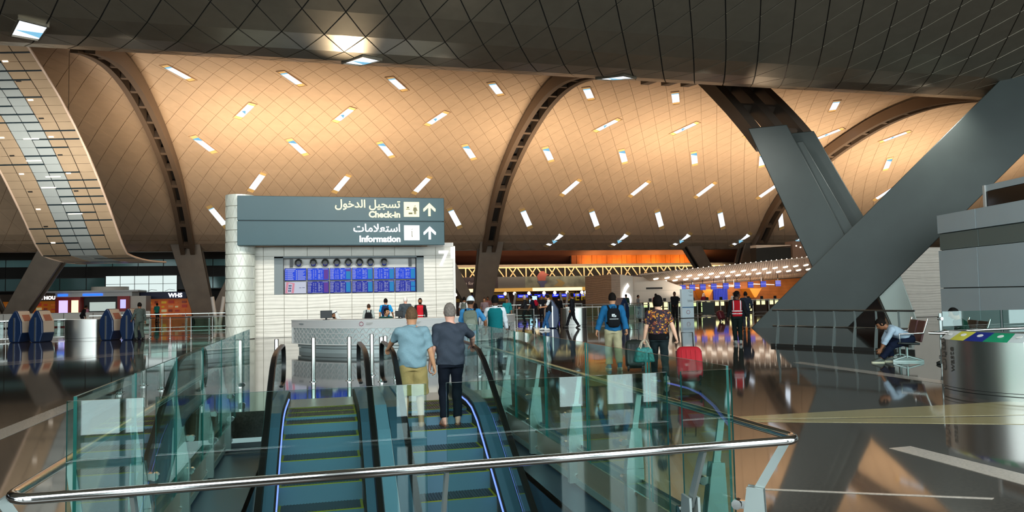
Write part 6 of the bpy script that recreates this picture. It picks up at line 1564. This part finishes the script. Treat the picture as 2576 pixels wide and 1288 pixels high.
person('dark haired worker in red and white vest facing the desk', 3.84, 31.0, 192, 0, .02, h=1.70, skin='brown', hair='#12100e', beard='#15110f', top=('#1a1a1c', 1.92, -.1), topname='jacket', legs=('#17181b', 1.95), shoes='#111111', eyes=True, vests=(('vest', '#b01c28', -.05, .97, .034, None, (0, .14)), ('band', '#fff', .3, .97, .041, 1, (.10, .022)), ('band', '#fff', .12, .20, .040, None, (0, .16))))

# left hall
person('man in grey overalls standing at the second blue kiosk pair', -8.45, 38.0, 318, 0, .02, h=1.76, skin='brown', hair='#15110f', top=('#4b5550', 1.92, -.08), legs=('#465049', 1.95), legoff=.024, shoes='#151515', handL=(-.25, .25, .95), handR=(.27, -.02, .85), footL=(-.12, .05, .085), footR=(.14, -.1, .085))
person('stooping person in black at the white queue wall', -17.2, 60.0, 60, 0, .03, h=1.72, skin='brown', hair='#12100e', neck=(0, .2, 1.42), top=('#17181b', 1.92, -.1), legs=('#15161a', 1.95), shoes='#111111')
person('person in teal shirt before the book shop shelves', -14.4, 71.0, 20, 0, .035, h=1.72, skin='brown', hair='#15110f', top=('#1f7f74', .9, -.1), legs=('#22242a', 1.95), shoes='#111111')
person('person in pink shirt before the round kiosk', -20.3, 72.0, 20, 0, .035, h=1.62, skin='brown', hair='#15110f', top=('#c98a98', .9, -.1), legs=('#22242a', 1.95), shoes='#111111')
person('person in brown beside the white V strut at left', -7.3, 63.0, 20, 0, .035, h=1.7, skin='brown', hair='#15110f', top=('#5a3a36', .9, -.1), legs=('#22242a', 1.95), shoes='#111111')

# right: the man tying his shoe, and the person beyond the glass
person('seated man in pale blue shirt bending down to tie his shoe', 12.95, 14.38, -62, 0, .0145, h=1.72, skin='brown', hair='#15100d', headfree=1, look=(0, 42), pelvis=(0, -.05, .565), neck=(0, .40, .82), footL=(-.13, .60, .085), footR=(.15, .30, .085), kneeL=(-.15, 1, .7), kneeR=(.2, 1, .6), handL=(-.17, .66, .20), handR=(-.06, .60, .21), elbowL=(-1, .1, -.2), elbowR=(1, .3, 0), top=('#a4b6c6', 1.45, -.1), legs=('#131a2e', 1.9), legoff=.022, shoes='#40443e', soles=True, eyes=True)
person('person in dark green seated beyond the green glass at right', 13.6, 13.35, -62, 0, .02, h=1.70, skin='brown', hair='#12100e', top=('#1c3a30', 1.92, -.1), topname='jacket', legs=('#1d2422', 1.9), shoes='#151515', pelvis=(0, -.05, .565), neck=(0, .15, 1.04), footL=(-.12, .40, .085), footR=(.12, .40, .085), kneeL=(-.1, 1, .6), kneeR=(.1, 1, .6), handL=(-.1, .35, .75), handR=(.1, .35, .75))
